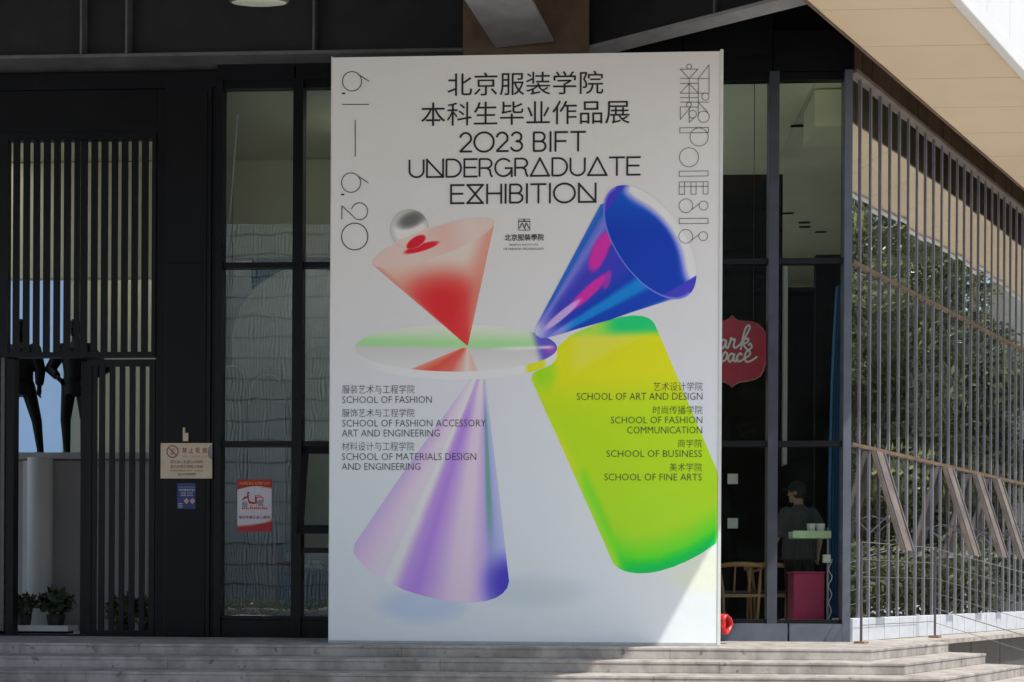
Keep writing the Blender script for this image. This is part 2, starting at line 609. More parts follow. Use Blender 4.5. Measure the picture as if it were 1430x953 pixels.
mullion(fx(303.5), fx(312), BLACK)
mx_l = [(312, 410), (424, 522), (536, 634)]
for i, (a, b) in enumerate(mx_l):
    window(fx(a), fx(b), GLASS_L, BLACK, skip=(0,) if i == 1 else ())
    mullion(fx(b), fx(b + 14), BLACK)
    part(MB().box(fx(a), fx(b), -0.05, 0.08, 0.0, ZB - 0.034), 'kick_panel', BLACK)
mx_r = [(833, 946), (959, 1071), (1085, 1175)]
mullion(fx(820), fx(833), FRAME_D)
for i, (a, b) in enumerate(mx_r):
    window(fx(a), fx(b), GLASS_R, BLACK if i < 2 else BLACK)
    if i < 2:
        mullion(fx(b), fx(b + 14), FRAME_D)
for a, b in ((833, 960), (962, 1100), (1102, 1186)):
    part(MB().box(fx(a) + .003, fx(b) - .003, -0.095, 0.08, 0.0, ZB - 0.034), 'kick_panel', FRAME)
mullion(fx(1175.5), fx(1186.5), FRAME, -0.10)
# top-hung opening light in the second bay on the left
x0, x1 = fx(424), fx(522)
zt, zl, zc = T2 - 0.034, fz(748), fz(770)
sash = part(MB().box(x0, x1, -0.045, 0.05, zc - 0.03, zc + 0.03), 'transom', BLACK)
part(MB().box(x0, x1, 0.0, 0.01, ZB + 0.012, zc - 0.03), 'pane', GLASS_L, sash)
ow = MB()
dy = -0.28


def tl(u, z):  # point on the tilted sash
    t = (zt - z) / (zt - zl)
    return np.array([u, -0.05 + dy * t, z])


for (a, b, c, d_) in ((x0, x0 + 0.07, zt, zl), (x1 - 0.07, x1, zt, zl), (x0, x1, zt, zt - 0.08), (x0, x1, zl + 0.1, zl)):
    vs = [tl(a, d_), tl(b, d_), tl(b, c), tl(a, c)]
    ow.add(vs + [p + np.array([0, 0.05, 0]) for p in vs], [(0, 1, 2, 3), (7, 6, 5, 4), (0, 4, 5, 1), (1, 5, 6, 2), (2, 6, 7, 3), (3, 7, 4, 0)])
owo = part(ow, 'opening_sash', BLACK)
gp = MB()
gp.add([tl(x0 + .07, zl + .1) + (0, .02, 0), tl(x1 - .07, zl + .1) + (0, .02, 0), tl(x1 - .07, zt - .08) + (0, .02, 0), tl(x0 + .07, zt - .08) + (0, .02, 0)], [(0, 1, 2, 3)])
part(gp, 'pane', GLASS_L, owo)
part(MB().tube([tl(x0 + .03, zl + .2) + (0, .03, 0), (x0 + .03, 0.0, zl + .45)], 0.008, 6), 'stay', BLACK, owo)

# --- slatted entrance
Zs = lambda py: fz(py, 0, 100)
part(MB().box(fx(-140), fx(218), -0.02, 0.10, Zs(178), fz(118) - 0.003), 'header_panel', BLACK2)
part(MB().box(fx(-140), fx(224), -0.035, -0.022, Zs(186), Zs(178)), 'header_trim', BLACK)
scr = MB()
scr.box(fx(3), fx(12.5), -0.05, 0.04, Zs(500), Zs(187)).box(fx(213), fx(218.5), -0.05, 0.04, Zs(500), Zs(187))
scr.box(fx(12.5), fx(213), -0.05, 0.04, Zs(197.5), Zs(187)).box(fx(12.5), fx(213), -0.05, 0.04, Zs(500), Zs(493))
screen = part(scr, 'slat_screen', BLACK)
gaps = [38, 80, 122, 164, 207, 249, 292, 330, 362, 404, 447, 488, 530, 572, 615]
gaps = [p / 2.979 for p in gaps]
for i in range(len(gaps) - 1):
    a = gaps[i] + (5.4 if i not in (7,) else 1.4)
    b = gaps[i + 1]
    part(MB().box(fx(a), fx(b), -0.02, 0.005, Zs(493), Zs(197.5)), 'slat', BLACK, screen)
part(MB().box(fx(-140), fx(3), -0.05, 0.04, 0, Zs(187)), 'door_jamb', BLACK)
# sliding leaf, drawn across the right half
lf = MB()
y0, y1 = -0.03, 0.03
lf.box(fx(123), fx(129.5), y0, y1, 0.02, Zs(503)).box(fx(210), fx(218), y0, y1, 0.02, Zs(503))
lf.box(fx(129.5), fx(210), y0, y1, Zs(512), Zs(503)).box(fx(129.5), fx(210), y0, y1, 0.02, Zs(880))
leaf = part(lf, 'sliding_door', BLACK)
g2 = [812, 877, 960, 1043, 1128, 1212]
g2 = [p / 5.957 for p in g2]
for i in range(6):
    a = 129.5 if i == 0 else g2[i - 1] + (3.2 if i == 1 else 6.7)
    b = g2[i]
    part(MB().box(fx(a), fx(b), y0 + .012, y1 - .022, Zs(880), Zs(512)), 'slat', BLACK, leaf)
lf2 = MB()
lf2.box(fx(110), fx(119), 0.07, 0.12, 0.02, Zs(503))
part(lf2, 'door_stile', BLACK)
ls = MB()
ls.box(fx(-6), fx(3), -0.07, 0.05, 0.02, Zs(497)).box(fx(11), fx(22), -0.04, 0.05, 0.02, Zs(502))
part(ls, 'door_stile', BLACK)
part(MB().box(fx(-6), fx(22), 0.052, 0.09, 0.02, Zs(497)), 'door_stile', BLACK2)
part(MB().box(fx(4), fx(10), -0.06, 0.03, 0.05, Zs(500)), 'door_handle', M('brushed_rail', (0.12, 0.115, 0.11), 0.4, metal=0.5), bevel=0.01)
part(MB().box(fx(-140), fx(218), -0.04, 0.1, 0.0, 0.018), 'threshold', BLACK2)

# --- right-hand wing: header band, fins, panes, vents
hd = MB()
for i in range(40):
    s0 = 0.0 + i * 0.296
    hd.wbox(s0 + .006, s0 + .29, -0.05, 0.0 + 0.004 * (i % 3), Z_TOP + 0.05, 6.995)
part(hd, 'header_band', M('bronze_panel', (0.14, 0.095, 0.06), 0.45, var=0.45, scale=1.3, streak=(3, 3, 0.5)))
part(MB().wbox(0.02, 12, -0.05, 0.06, Z_TOP, Z_TOP + 0.045), 'head_rail', M('grey_brown_rail', (.22, .19, .16), .6, var=.2))  # even grey-brown rail colour
part(MB().wbox(0.03, 12, -0.03, 0.03, T1 - 0.02, T1 + 0.02), 'transom', BROWN)
part(MB().wbox(0.03, 12, -0.03, 0.03, T2 - 0.02, T2 + 0.02), 'transom', BROWN)
part(MB().wbox(0.0, 12, -0.2, 0.05, 0.0, 0.262), 'plinth', PLINTH, bevel=0.006)
for s in np.arange(0.45, 11, 0.47):
    part(MB().wbox(s, s + 0.006, 0.051, 0.053, 0.01, 0.255), 'plinth_joint', M('joint', (0.4, 0.42, 0.45), 0.7) if s < 0.5 else bpy.data.materials['joint'])
PITCH = 0.296
s_first = float((on_plane(1199.5, 500, (N2[0], N2[1], 0), N2 @ K[:2])[:2] - K[:2]) @ E2)
fins = [s_first + PITCH * i for i in range(36)]
VENT = {}
for hp in (1218, 1310, 1350, 1387):
    s = float((on_plane(hp, 640, (N2[0], N2[1], 0), N2 @ K[:2])[:2] - K[:2]) @ E2)
    i = min(range(len(fins)), key=lambda j: abs(fins[j] - s))
    VENT[i] = 1
for i, s in enumerate(fins):
    f_ = part(MB().wbox(s - 0.010, s + 0.010, -0.004, 0.015, 0.262, Z_TOP), 'fin', FIN)
    part(MB().wbox(s - 0.0105, s + 0.0105, 0.0153, 0.018, 0.262, Z_TOP), 'lit_edge_strip', FIN_HIGHLIGHT, f_)  # added strip that paints the sun's highlight along the fin front
edges = [0.02] + fins
for i in range(len(edges) - 1):
    a, b = edges[i] + 0.013, edges[i + 1] - 0.013
    if b - a < 0.03:
        continue
    rot = math.radians(0.9 + random.uniform(-0.7, 0.7))
    c = (a + b) / 2
    h = (b - a) / 2
    for (z0, z1) in ((0.262, T2 - 0.02), (T2 + 0.02, T1 - 0.02), (T1 + 0.02, Z_TOP)):
        t = math.tan(rot)
        m_ = MB()
        lean = random.uniform(-0.004, 0.004)
        m_.add([WP(a, -t * h, z0), WP(b, t * h, z0), WP(b, t * h + lean, z1), WP(a, -t * h + lean, z1)], [(0, 1, 2, 3)])
        part(m_, 'pane', GLASS_W)
vent_m = M('vent_frame', (0.20, 0.165, 0.135), 0.5, var=0.3, scale=5)
for i in VENT:
    s0, s1 = fins[i] + 0.016, fins[i] + PITCH - 0.016
    z1, z0, out = T2 - 0.03, 1.04, 0.36
    v = MB()

    def vp(s, t, d=0.0):
        return WP(s, 0.07 + out * t + d, z1 + (z0 - z1) * t)
    for d0 in (0.0,):
        vs = [vp(s0, 1), vp(s1, 1), vp(s1, 0), vp(s0, 0)]
        vb = [vp(s0, 1, -0.055), vp(s1, 1, -0.055), vp(s1, 0, -0.055), vp(s0, 0, -0.055)]
        v.add(vs + vb, [(0, 1, 2, 3), (7, 6, 5, 4), (0, 4, 5, 1), (1, 5, 6, 2), (2, 6, 7, 3), (3, 7, 4, 0)])
    vo = part(v, 'vent_flap', vent_m, bevel=0.006)
    fr = MB()
    for u in (s0 + 0.015, s1 - 0.015):
        pts = [vp(u, t, 0.008) for t in (0.0, 1.0)]
        fr.tube(pts, 0.016, 4)
    part(fr, 'flap_rim', FIN, vo)
    for u in (s0 + 0.03, s1 - 0.03):
        part(MB().tube([WP(u, 0.0, 1.25), vp(u, 0.62, -0.04)], 0.008, 6), 'stay', FIN, vo)
        part(MB().tube([WP(u, 0.02, 1.45), vp(u, 0.72, -0.04)], 0.006, 6), 'stay', FIN, vo)
    part(MB().obox(vp((s0 + s1) / 2, 0.97, -0.09), (0.03, 0, 0), (0, 0.02, 0), (0, 0, 0.03)), 'catch', WHITE, vo)

# --- interiors (seen through the glass)
part(MB().box(-12, K[0] - .35, 0.16, 11, -0.06, 0.0), 'interior_floor', PALE)
# ceiling with unseen opal rooflights, added to brighten the rooms
OPAL = bpy.data.materials.new('added_opal_sheet')
OPAL.use_nodes = True
_n = OPAL.node_tree
_t = _n.nodes.new('ShaderNodeBsdfTranslucent')
_t.inputs[0].default_value = (.92, .92, .86, 1)
_n.links.new(_t.outputs[0], _n.nodes['Material Output'].inputs['Surface'])
def ceil(x0, x1, y0, y1):
    part(MB().box(x0, x1, y0, y1, 6.46, 6.5), 'interior_ceiling', BEIGE_WALL)


def opal(vs, name):
    part(MB().add(vs, [(0, 1, 2, 3)]), name, OPAL)


XA, XB, XW0, XW1, XC0, XC1 = -11.5, fx(-120), fx(470), fx(640), fx(700), fx(1003)
ceil(-12, XA, .12, 11)
ceil(XA, XB, .12, .3)
ceil(XA, XB, 2.5, 11)
opal([(XA, .3, 6.49), (XB, .3, 6.49), (XB, 2.5, 6.49), (XA, 2.5, 6.49)], 'added_rooflight')
ceil(XB, XW0, .12, 2.74)
ceil(XB, XW0, 3.6, 11)
opal([(XB, 2.74, 6.49), (XW0, 2.74, 6.49), (XW0, 3.6, 6.49), (XB, 3.6, 6.49)], 'added_rooflight')
ceil(XW0, XC0, 1.65, 11)
ceil(XW1, XC0, .26, 1.65)
ceil(XC0, XC1, 8.2, 11)
ceil(XC1, K[0] - .35, .12, 11)
# two unseen light wells added behind the board, opal walls brightening the rooms
opal([(XW0, .2, 0.02), (XW0, 1.62, 0.02), (XW0, 1.62, 6.455), (XW0, .2, 6.455)], 'added_well_wall')
part(MB().box(XW0, XW1, 1.63, 1.68, 0, 6.455), 'added_well_back', PALE)
part(MB().box(XW1, XW1 + .05, .12, 1.62, 0, 6.455), 'added_well_back', PALE)
opal([(XC1, .2, 0.12), (XC1, 2.9, 0.12), (XC1, 2.9, 6.455), (XC1, .2, 6.455)], 'added_well_wall')
part(MB().box(XC0, XC0 + .05, .12, 8.1, 0, 6.455), 'added_well_back', PALE)
part(MB().box(XC0 + .06, XC1, 8.12, 8.18, 0, 6.455), 'added_well_back', PALE)
opal([(XC1, 3.12, 0.12), (XC1, 8.1, 0.12), (XC1, 8.1, 6.455), (XC1, 3.12, 6.455)], 'added_well_wall')
part(MB().box(-12, K[0] - .35, 10, 10.1, 0, 6.45), 'back_wall', DARK_WALL)
part(MB().box(K[0] - .34, 9.8, 10, 10.1, 0, 6.45), 'back_wall', DARK_WALL)
# left hall: gallery with a lit backdrop
part(MB().box(-12, fx(226), 1.5, 3.8, fz(641, 1.5, 80), fz(632, 1.5, 80)), 'gallery_edge', GREY_WALL)
part(MB().box(-12, fx(226), 3.9, 4.0, 0, 6.45), 'gallery_wall', BEIGE_WALL)
part(MB().box(-12, fx(226), 2.6, 2.75, fz(388, 2.6, 100), 6.44), 'bulkhead', BEIGE_WALL)
part(MB().tube([PY(331.5, 160, .35), PY(324, 260, .35), PY(317, 345, .35)], .012, 8), 'conduit', PALE)
part(MB().box(-12, fx(226), 1.62, 1.7, 0.0, fz(642, 1.5, 80)), 'gallery_front', GREY_WALL)
part(MB().loft([(fx(57, 1.4), 1.4, z, .155, .155) for z in (0, 2.22)], 28), 'round_column', PALE, smooth=True)
part(MB().box(fx(28, 1.4), fx(37, 1.4), 1.5, 1.6, 0, 2.2), 'white_post', PALE)
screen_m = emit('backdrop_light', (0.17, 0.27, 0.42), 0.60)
part(MB().box(fx(-10, 3.6), fx(82, 3.6), 3.7, 3.75, fz(640, 3.6, 80), fz(382, 3.6, 80)), 'lit_backdrop', screen_m)
# partition between hall and the left windows
part(MB().box(fx(226), fx(236), 0.2, 9.9, 0, 6.44), 'partition', GREY_WALL)
part(MB().box(fx(660), fx(680), 0.4, 9.9, 0, 6.44), 'partition', GREY_WALL)
part(MB().box(fx(236) + .01, fx(648), 3.6, 3.7, 0, 6.44), 'room_wall', M('blue_wall', (0.03, 0.08, 0.13), 0.8))
part(MB().box(fx(236) + .01, fx(648), 2.6, 2.75, 5.1, 6.44), 'bulkhead', BEIGE_WALL)


def arch(cx, hw, z0, zt, y, m, pointed=False, t=0.06):
    pts = [(cx - hw, z0), (cx + hw, z0)]
    zs = zt - hw * (1.6 if pointed else 1.0)
    for k in range(25):
        a = math.pi * k / 24
        if pointed:
            x = hw * math.cos(a)
            z = zs + hw * 1.6 * (math.sin(a) ** 0.75)
        else:
            x, z = hw * math.cos(a), zs + hw * math.sin(a)
        pts.append((cx + x, z))
    ap = part(MB().slab(pts, y, y + t), 'arch_panel', m)
    part(MB().tube([(p_[0], y - .004, p_[1]) for p_ in pts[2:]], .014, 6), 'arch_rim', PALE, ap)


AR = [M('arch_pale', (0.88, 0.88, 0.84), 0.8, var=0.04), M('arch_grey', (0.56, 0.53, 0.57), 0.8, var=0.04), M('arch_mint', (0.64, 0.70, 0.60), 0.8, var=0.04)]
arch(fx(427, 2.2), 1.0, 0.0, fz(372, 2.2), 2.2, AR[0])
arch(fx(322, 1.8), 0.22, 0.0, fz(510, 1.8), 1.8, AR[1], True)
arch(fx(373, 1.7), 0.24, 0.0, fz(522, 1.7), 1.7, AR[1], True)
arch(fx(455, 1.9), 0.36, 0.0, fz(482, 1.9), 1.9, AR[2])
# café: drop ceilings, dark walls
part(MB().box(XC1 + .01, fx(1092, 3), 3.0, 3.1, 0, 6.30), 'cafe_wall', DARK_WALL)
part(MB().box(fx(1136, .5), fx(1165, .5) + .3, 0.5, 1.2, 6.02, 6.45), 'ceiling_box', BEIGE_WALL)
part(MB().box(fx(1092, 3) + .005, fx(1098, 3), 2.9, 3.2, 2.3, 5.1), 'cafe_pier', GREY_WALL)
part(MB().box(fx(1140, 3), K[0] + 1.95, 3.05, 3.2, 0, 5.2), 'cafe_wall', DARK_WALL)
for (px, py) in ((1114, 177), (1143, 197), (1100, 299), (1123, 312), (1124, 318), (1146, 325)):
    p = PG(px, py, 6.45)
    part(MB().box(p[0] - .09, p[0] + .09, p[1] - .03, p[1] + .03, 6.452, 6.459), 'air_slot', BLACK2)
# wing room
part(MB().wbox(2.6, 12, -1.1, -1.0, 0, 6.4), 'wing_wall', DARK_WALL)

# ------------------------------------------------------------------ THE EXHIBITION BOARD
BY = -1.30
bl, br = PY(464, 80, BY)[0], PY(1004.5, 71, BY)[0] + 0.02
bz = float(PY(464, 80, BY)[2])
BOARD = thing('exhibition_board', 'huge white freestanding exhibition poster board with coloured glass cones and black lettering', 'poster board', ((bl + br) / 2, BY, 0))
WREF = lin((171, 173, 178))


def ink(c):
    return np.clip(lin(c) / WREF * 0.86, 0.0, 0.95)


VC = vcol('printed_vinyl')


def printed(name, verts, faces, cols, parent, label=None):
    me = bpy.data.meshes.new(name)
    off = np.array(root_of(parent))
    me.from_pydata([tuple(p) for p in np.array(verts) - off], [], faces)
    at = me.color_attributes.new('print', 'FLOAT_COLOR', 'POINT')
    at.data.foreach_set('color', np.concatenate([cols, np.ones((len(cols), 1))], 1).ravel())
    me.materials.append(VC)
    o = bpy.data.objects.new(name, me)
    COL.objects.link(o)
    o.parent = parent
    if label:
        o['label'] = label
    return o


def smooth(a, b, x):
    t = np.clip((x - a) / (b - a), 0, 1)
    return t * t * (3 - 2 * t)


def mixc(a, b, t):
    t = np.asarray(t)[..., None]
    return a * (1 - t) + b * t


def ramp(t, stops):
    out = np.zeros(np.shape(t) + (3,))
    xs = [s[0] for s in stops]
    cs = np.array([s[1] for s in stops], float)
    for i in range(3):
        out[..., i] = np.interp(t, xs, cs[:, i])
    return out


def shape(name, outline, colour, depth, rows=150, colsn=70, label=None):
    """a printed shape: outline in photo pixels (crossed at most twice by any level line), colour(px, py, t) in photo colours"""
    P = np.array(outline, float)
    y0, y1 = P[:, 1].min(), P[:, 1].max()
    ysr = y0 + (y1 - y0) * (0.5 - 0.5 * np.cos(np.linspace(0.004, math.pi - 0.004, rows)))
    A, Bq = P, np.roll(P, -1, 0)
    L, Rr = [], []
    for y in ysr:
        xs = []
        for p, q_ in zip(A, Bq):
            if (p[1] - y) * (q_[1] - y) <= 0 and abs(p[1] - q_[1]) > 1e-9:
                xs.append(p[0] + (q_[0] - p[0]) * (y - p[1]) / (q_[1] - p[1]))
        L.append(min(xs))
        Rr.append(max(xs))
    L, Rr = np.array(L), np.array(Rr)
    t = np.linspace(0, 1, colsn)
    X = L[:, None] + (Rr - L)[:, None] * t[None]
    Yp = np.repeat(ysr[:, None], colsn, 1)
    T = np.repeat(t[None], rows, 0)
    C = colour(X, Yp, T)
    verts = [PY(a, b, BY - depth) for a, b in zip(X.ravel(), Yp.ravel())]
    faces = []
    for i in range(rows - 1):
        for j in range(colsn - 1):
            k = i * colsn + j
            faces.append((k + colsn, k + colsn + 1, k + 1, k))
    cc = ink_arr(C.reshape(-1, 3))
    return printed(name, verts, faces, cc, BOARD, label)


def ink_arr(c):
    return np.clip(lin(c) / WREF * 0.86, 0.0, 0.95)


BG = np.array((173., 174., 178.))


def bgcol(X, Yp):
    c = np.broadcast_to(BG, X.shape + (3,)).copy()
    c = mixc(c, np.array((172., 179., 191.)), smooth(330, 760, Yp))
    # printed soft reflections under the cones
    e = ((X - 590) / 70) ** 2 + ((Yp - 846) / 27) ** 2
    c = mixc(c, np.array((148., 163., 192.)), 0.8 * (1 - smooth(0.25, 1.15, e)))
    e = ((X - 745) / 90) ** 2 + ((Yp - 826) / 26) ** 2
    c = mixc(c, np.array((150., 164., 168.)), 0.6 * (1 - smooth(0.1, 1.2, e)))
    e = ((X - 985) / 70) ** 2 + ((Yp - 800) / 36) ** 2
    c = mixc(c, np.array((176., 184., 150.)), 0.5 * (1 - smooth(0.1, 1.2, e)))
    return c


# panel box with a printed front
part_ = MB().box(bl, br, BY + 0.003, BY + 0.42, 0.004, bz)
bodyo = part_.build('board_box', M('board_side', (0.55, 0.57, 0.50), 0.6, var=0.06), BOARD, bevel=0.008)
nx, nz = 60, 90
gx, gz = np.linspace(bl + .004, br - .004, nx), np.linspace(0.03, bz - .006, nz)
vs, pxy = [], []


def proj(p):
    v = np.array(p, float) - CP
    dd = v @ FW
    x, y = v @ RT / dd * FPX, v[2] / dd * FPX
    return HX + x * cr + y * sr, HY - (-x * sr + y * cr)


for z in gz:
    for x in gx:
        vs.append((x, BY, z))
        pxy.append(proj((x, BY, z)))
pxy = np.array(pxy)
fs = [(i * nx + j, i * nx + j + 1, (i + 1) * nx + j + 1, (i + 1) * nx + j) for i in range(nz - 1) for j in range(nx - 1)]
printed('printed_face', vs, fs, ink_arr(bgcol(pxy[:, 0], pxy[:, 1])), BOARD)
trim_m = M('trim_white', (0.74, 0.77, 0.74), 0.45, var=0.04)
MB().box(br - 0.012, br + 0.022, BY - 0.012, BY + 0.43, 0.004, bz + 0.012).build('edge_trim', trim_m, BOARD, bevel=0.004)
MB().box(bl - 0.01, bl + 0.004, BY - 0.006, BY + 0.43, 0.004, bz + 0.006).build('edge_trim', trim_m, BOARD, bevel=0.003)
MB().box(bl, br, BY - 0.008, BY + 0.02, 0.002, 0.028).build('base_rail', M('rail_grey', (0.45, 0.48, 0.47), 0.4), BOARD)


def ell(cx, cy, a, b, ang=0.0, n=72, t0=0, t1=360):
    q_ = np.radians(np.linspace(t0, t1, n))
    ca, sa = math.cos(math.radians(ang)), math.sin(math.radians(ang))
    return [(cx + a * math.cos(t) * ca - b * math.sin(t) * sa, cy + a * math.cos(t) * sa + b * math.sin(t) * ca) for t in q_]


A3 = lambda *c: np.array(c, float)


# purple cone
def c_purple(X, Yp, T):
    T = np.clip(((X - 675) / (Yp - 504.4) + .704) / .821, 0, 1)
    c = ramp(T, [(0, (160, 145, 196)), (.10, (174, 156, 204)), (.22, (184, 170, 208)), (.29, (180, 172, 207)), (.34, (188, 190, 208)), (.42, (152, 122, 191)), (.50, (142, 108, 187)), (.58, (158, 132, 196)), (.68, (179, 163, 207)),
                 (.77, (180, 166, 208)), (.85, (162, 142, 204)), (.90, (126, 130, 180)), (1, (150, 155, 208))])
    fade = smooth(530, 600, Yp) * (1 - smooth(690, 770, Yp))
    c = mixc(c, A3(84, 132, 120), (1 - smooth(0, .045, np.abs(T - .905))) * (0.35 + .65 * fade) * (1 - smooth(730, 790, Yp)))
    e = np.sqrt(((X - 712) / 52) ** 2 + ((Yp - 815) / 58) ** 2)
    c = mixc(c, A3(58, 48, 158), (1 - smooth(0.2, 1.0, e)))
    c = mixc(c, A3(200, 195, 220), 0.35 * (1 - smooth(530, 600, Yp)))
    return c


shape('purple_cone', [(657, 530), (678, 530), (686, 600), (700, 715), (705, 760), (711, 812), (708.5, 821), (702, 829), (693, 835), (679, 839.5), (661, 841.5), (640, 841), (618, 838), (592, 832.5),
                      (567, 825), (547, 816), (528, 806), (510, 792), (497, 778), (493.5, 771), (495, 760), (570, 650)], c_purple, 0.001, 170, 90, 'printed lilac glass cone')


# yellow green column
def c_green(X, Yp, T):
    c = np.broadcast_to(A3(146, 180, 12), X.shape + (3,)).copy()
    c = mixc(c, A3(134, 178, 28), smooth(600, 760, Yp))
    c = mixc(c, A3(196, 196, 8), (1 - smooth(470, 600, Yp)))
    e = np.sqrt(((X - 758) / 26) ** 2 + ((Yp - 520) / 36) ** 2)
    c = mixc(c, A3(128, 180, 20), 1 - smooth(.2, 1.1, e))
    ln = (X - 800) * 0.48 + (Yp - 528) * 0.88          # pale upper sheen
    c = mixc(c, A3(184, 188, 62), 0.85 * (1 - smooth(-16, 4, ln)) * smooth(784, 815, X))
    top = (Yp - 466) + (X - 880) * 0.02
    c = mixc(c, A3(20, 166, 96), (1 - smooth(-10, 9, top)) * smooth(820, 862, X))
    c = mixc(c, A3(120, 184, 60), (1 - smooth(-10, 12, top)) * (1 - smooth(815, 870, X)) * .9)
    bott = np.interp(X, [818, 857, 873, 892, 920, 959, 1000, 1006], [706, 788, 798, 801, 798, 784, 759, 755])
    dd = bott - Yp
    c = mixc(c, A3(60, 178, 30), (1 - smooth(10, 62, dd)) * .9)
    c = mixc(c, A3(0, 158, 66), (1 - smooth(2, 26, dd)) * smooth(850, 890, X))
    lft = np.interp(Yp, [530, 700, 788], [742, 818, 857])
    c = mixc(c, A3(180, 192, 40), (1 - smooth(0, 16, X - lft)) * smooth(560, 640, Yp) * .6)
    c = mixc(c, A3(150, 220, 40), smooth(997, 1004, X) * (smooth(660, 700, Yp)) * .8)
    return c


shape('yellow_green_column', [(777, 487), (786, 478), (796, 469), (815, 460), (837.5, 451.6), (855, 446), (867, 443), (884.6, 440.7), (896, 441.5), (905, 444), (910, 447.5), (914, 452), (943, 520), (1001, 657),
                              (1003.3, 668), (1003.5, 743), (1000, 759), (980, 773), (959, 784), (940, 792), (920, 798), (906, 800.5), (892, 801), (882, 800), (873, 798), (864, 794), (857, 788), (818, 700),
                              (742, 530), (745, 520), (770, 510), (778, 495)], c_green, 0.0012, 190, 110, 'printed yellow green column')


# disc: rim then face
def c_rim(X, Yp, T):
    c = np.broadcast_to(A3(179, 181, 187), X.shape + (3,)).copy()
    c = mixc(c, A3(174, 176, 181), (1 - smooth(500, 545, X)))
    yel = smooth(733, 736, X) * (1 - smooth(762, 772, X))
    c = mixc(c, A3(196, 200, 20), yel)
    c = mixc(c, A3(226, 228, 226), smooth(756, 766, X) * (1 - smooth(768, 776, X)) * .8)
    return c


rim = [p for p in ell(637, 497.5, 140.5, 33, 0, 60, 0, 180)] + [(496.5, 487), (500, 480)] + [(774, 480), (777.5, 487)]
rim = ell(637, 497.5, 140.5, 33, 0, 60, 0, 180) + [(496.5, 486), (777.5, 486)]
shape('disc_rim', rim, c_rim, 0.002, 60, 160)


def c_disc(X, Yp, T):
    split = 483.5 + (X - 500) * 0.02
    up = ramp((Yp - 453) / (split - 453), [(0, (178, 186, 180)), (.35, (168, 186, 164)), (.8, (132, 178, 126)), (1, (140, 178, 134))])
    lo = ramp((Yp - split) / (520 - split), [(0, (164, 165, 168)), (1, (176, 178, 182))])
    m = smooth(-0.8, 0.8, Yp - split)
    c = mixc(up, lo, m)
    # reflection of the red cone
    ty = np.clip((Yp - 483) / (519 - 483), 0, 1)
    l = 652 - ty * 86
    r = 653 + ty * 14
    ins = smooth(-1, 1.5, X - l) * (1 - smooth(-1.5, 1, X - r)) * m
    rt = np.clip((X - l) / np.maximum(r - l, 1), 0, 1)
    rc = ramp(rt, [(0, (208, 122, 104)), (.35, (200, 66, 56)), (.6, (198, 84, 76)), (.85, (206, 172, 166)), (1, (190, 140, 132))])
    c = mixc(c, rc, ins)
    # white glint and the blue cone's reflection at the right tip
    g_ = np.exp(-((Yp - 486 + (X - 740) * 0.03) / 2.2) ** 2)
    c = mixc(c, A3(206, 206, 212), g_ * smooth(680, 730, X) * 0.8)
    bl_ = smooth(744, 758, X - (Yp - 487) * 0.3)
    c = mixc(c, A3(64, 58, 166), bl_ * 0.9)
    c = mixc(c, A3(150, 60, 160), np.exp(-((X - 768) / 8) ** 2 - ((Yp - 489) / 6) ** 2) * .8)
    c = mixc(c, A3(196, 190, 220), g_ * smooth(744, 758, X) * (1 - smooth(765, 778, X)) * 0.8)
    return c


shape('disc_face', ell(637, 486, 141, 33.2), c_disc, 0.0026, 90, 190, 'printed pale green and grey disc')


# red cone
def c_red(X, Yp, T):
    # rim ellipse through (520.5,368.6) and (690,309)
    ca, sa = math.cos(math.radians(-19.4)), math.sin(math.radians(-19.4))
    dx, dy = X - 605.5, Yp - 339
    u, v = dx * ca + dy * sa, -dx * sa + dy * ca
    e = (u / 90) ** 2 + (v / 20) ** 2
    body = np.broadcast_to(A3(207, 168, 164), X.shape + (3,)).copy()
    body = mixc(body, A3(214, 142, 128), smooth(352, 400, Yp) * 0.9)
    core = np.sqrt(((X - 619) / (64 - (Yp - 400) * 0.12)) ** 2 + (np.minimum(Yp - 420, 0) / 42) ** 2)
    body = mixc(body, A3(196, 84, 78), (1 - smooth(0.55, 1.45, core)) * .8)
    body = mixc(body, A3(176, 34, 40), (1 - smooth(0.15, 1.10, core)))
    body = mixc(body, A3(182, 44, 46), smooth(430, 476, Yp) * .75)
    body = mixc(body, A3(208, 110, 98), (1 - smooth(0, .22, 1 - T)) * (1 - smooth(455, 485, Yp)) * .75)
    body = mixc(body, A3(204, 106, 94), (1 - smooth(0, .10, T)) * (1 - smooth(455, 485, Yp)) * .6)
    face = ramp((u + 90) / 180, [(0, (210, 158, 154)), (.35, (204, 162, 160)), (.6, (212, 150, 146)), (.8, (206, 166, 164)), (1, (206, 160, 156))])
    c = mixc(face, body, smooth(.95, 1.03, e) * (v > 0))
    # dark red shadow ellipse of the ball
    ca, sa = math.cos(math.radians(-17)), math.sin(math.radians(-17))
    u, v = (X - 588.5) * ca + (Yp - 346) * sa, -(X - 588.5) * sa + (Yp - 346) * ca
    c = mixc(c, A3(178, 24, 40), 1 - smooth(.55, 1.15, (u / 27) ** 2 + (v / 5.6) ** 2))
    return c


rim_top = [p for p in ell(605.5, 339, 90, 20, -19.4, 50, 180, 360)]
shape('red_cone', rim_top + [(689, 318), (653.5, 482.7), (652, 482.7), (521, 370.5)], c_red, 0.0032, 170, 90, 'printed red glass cone')


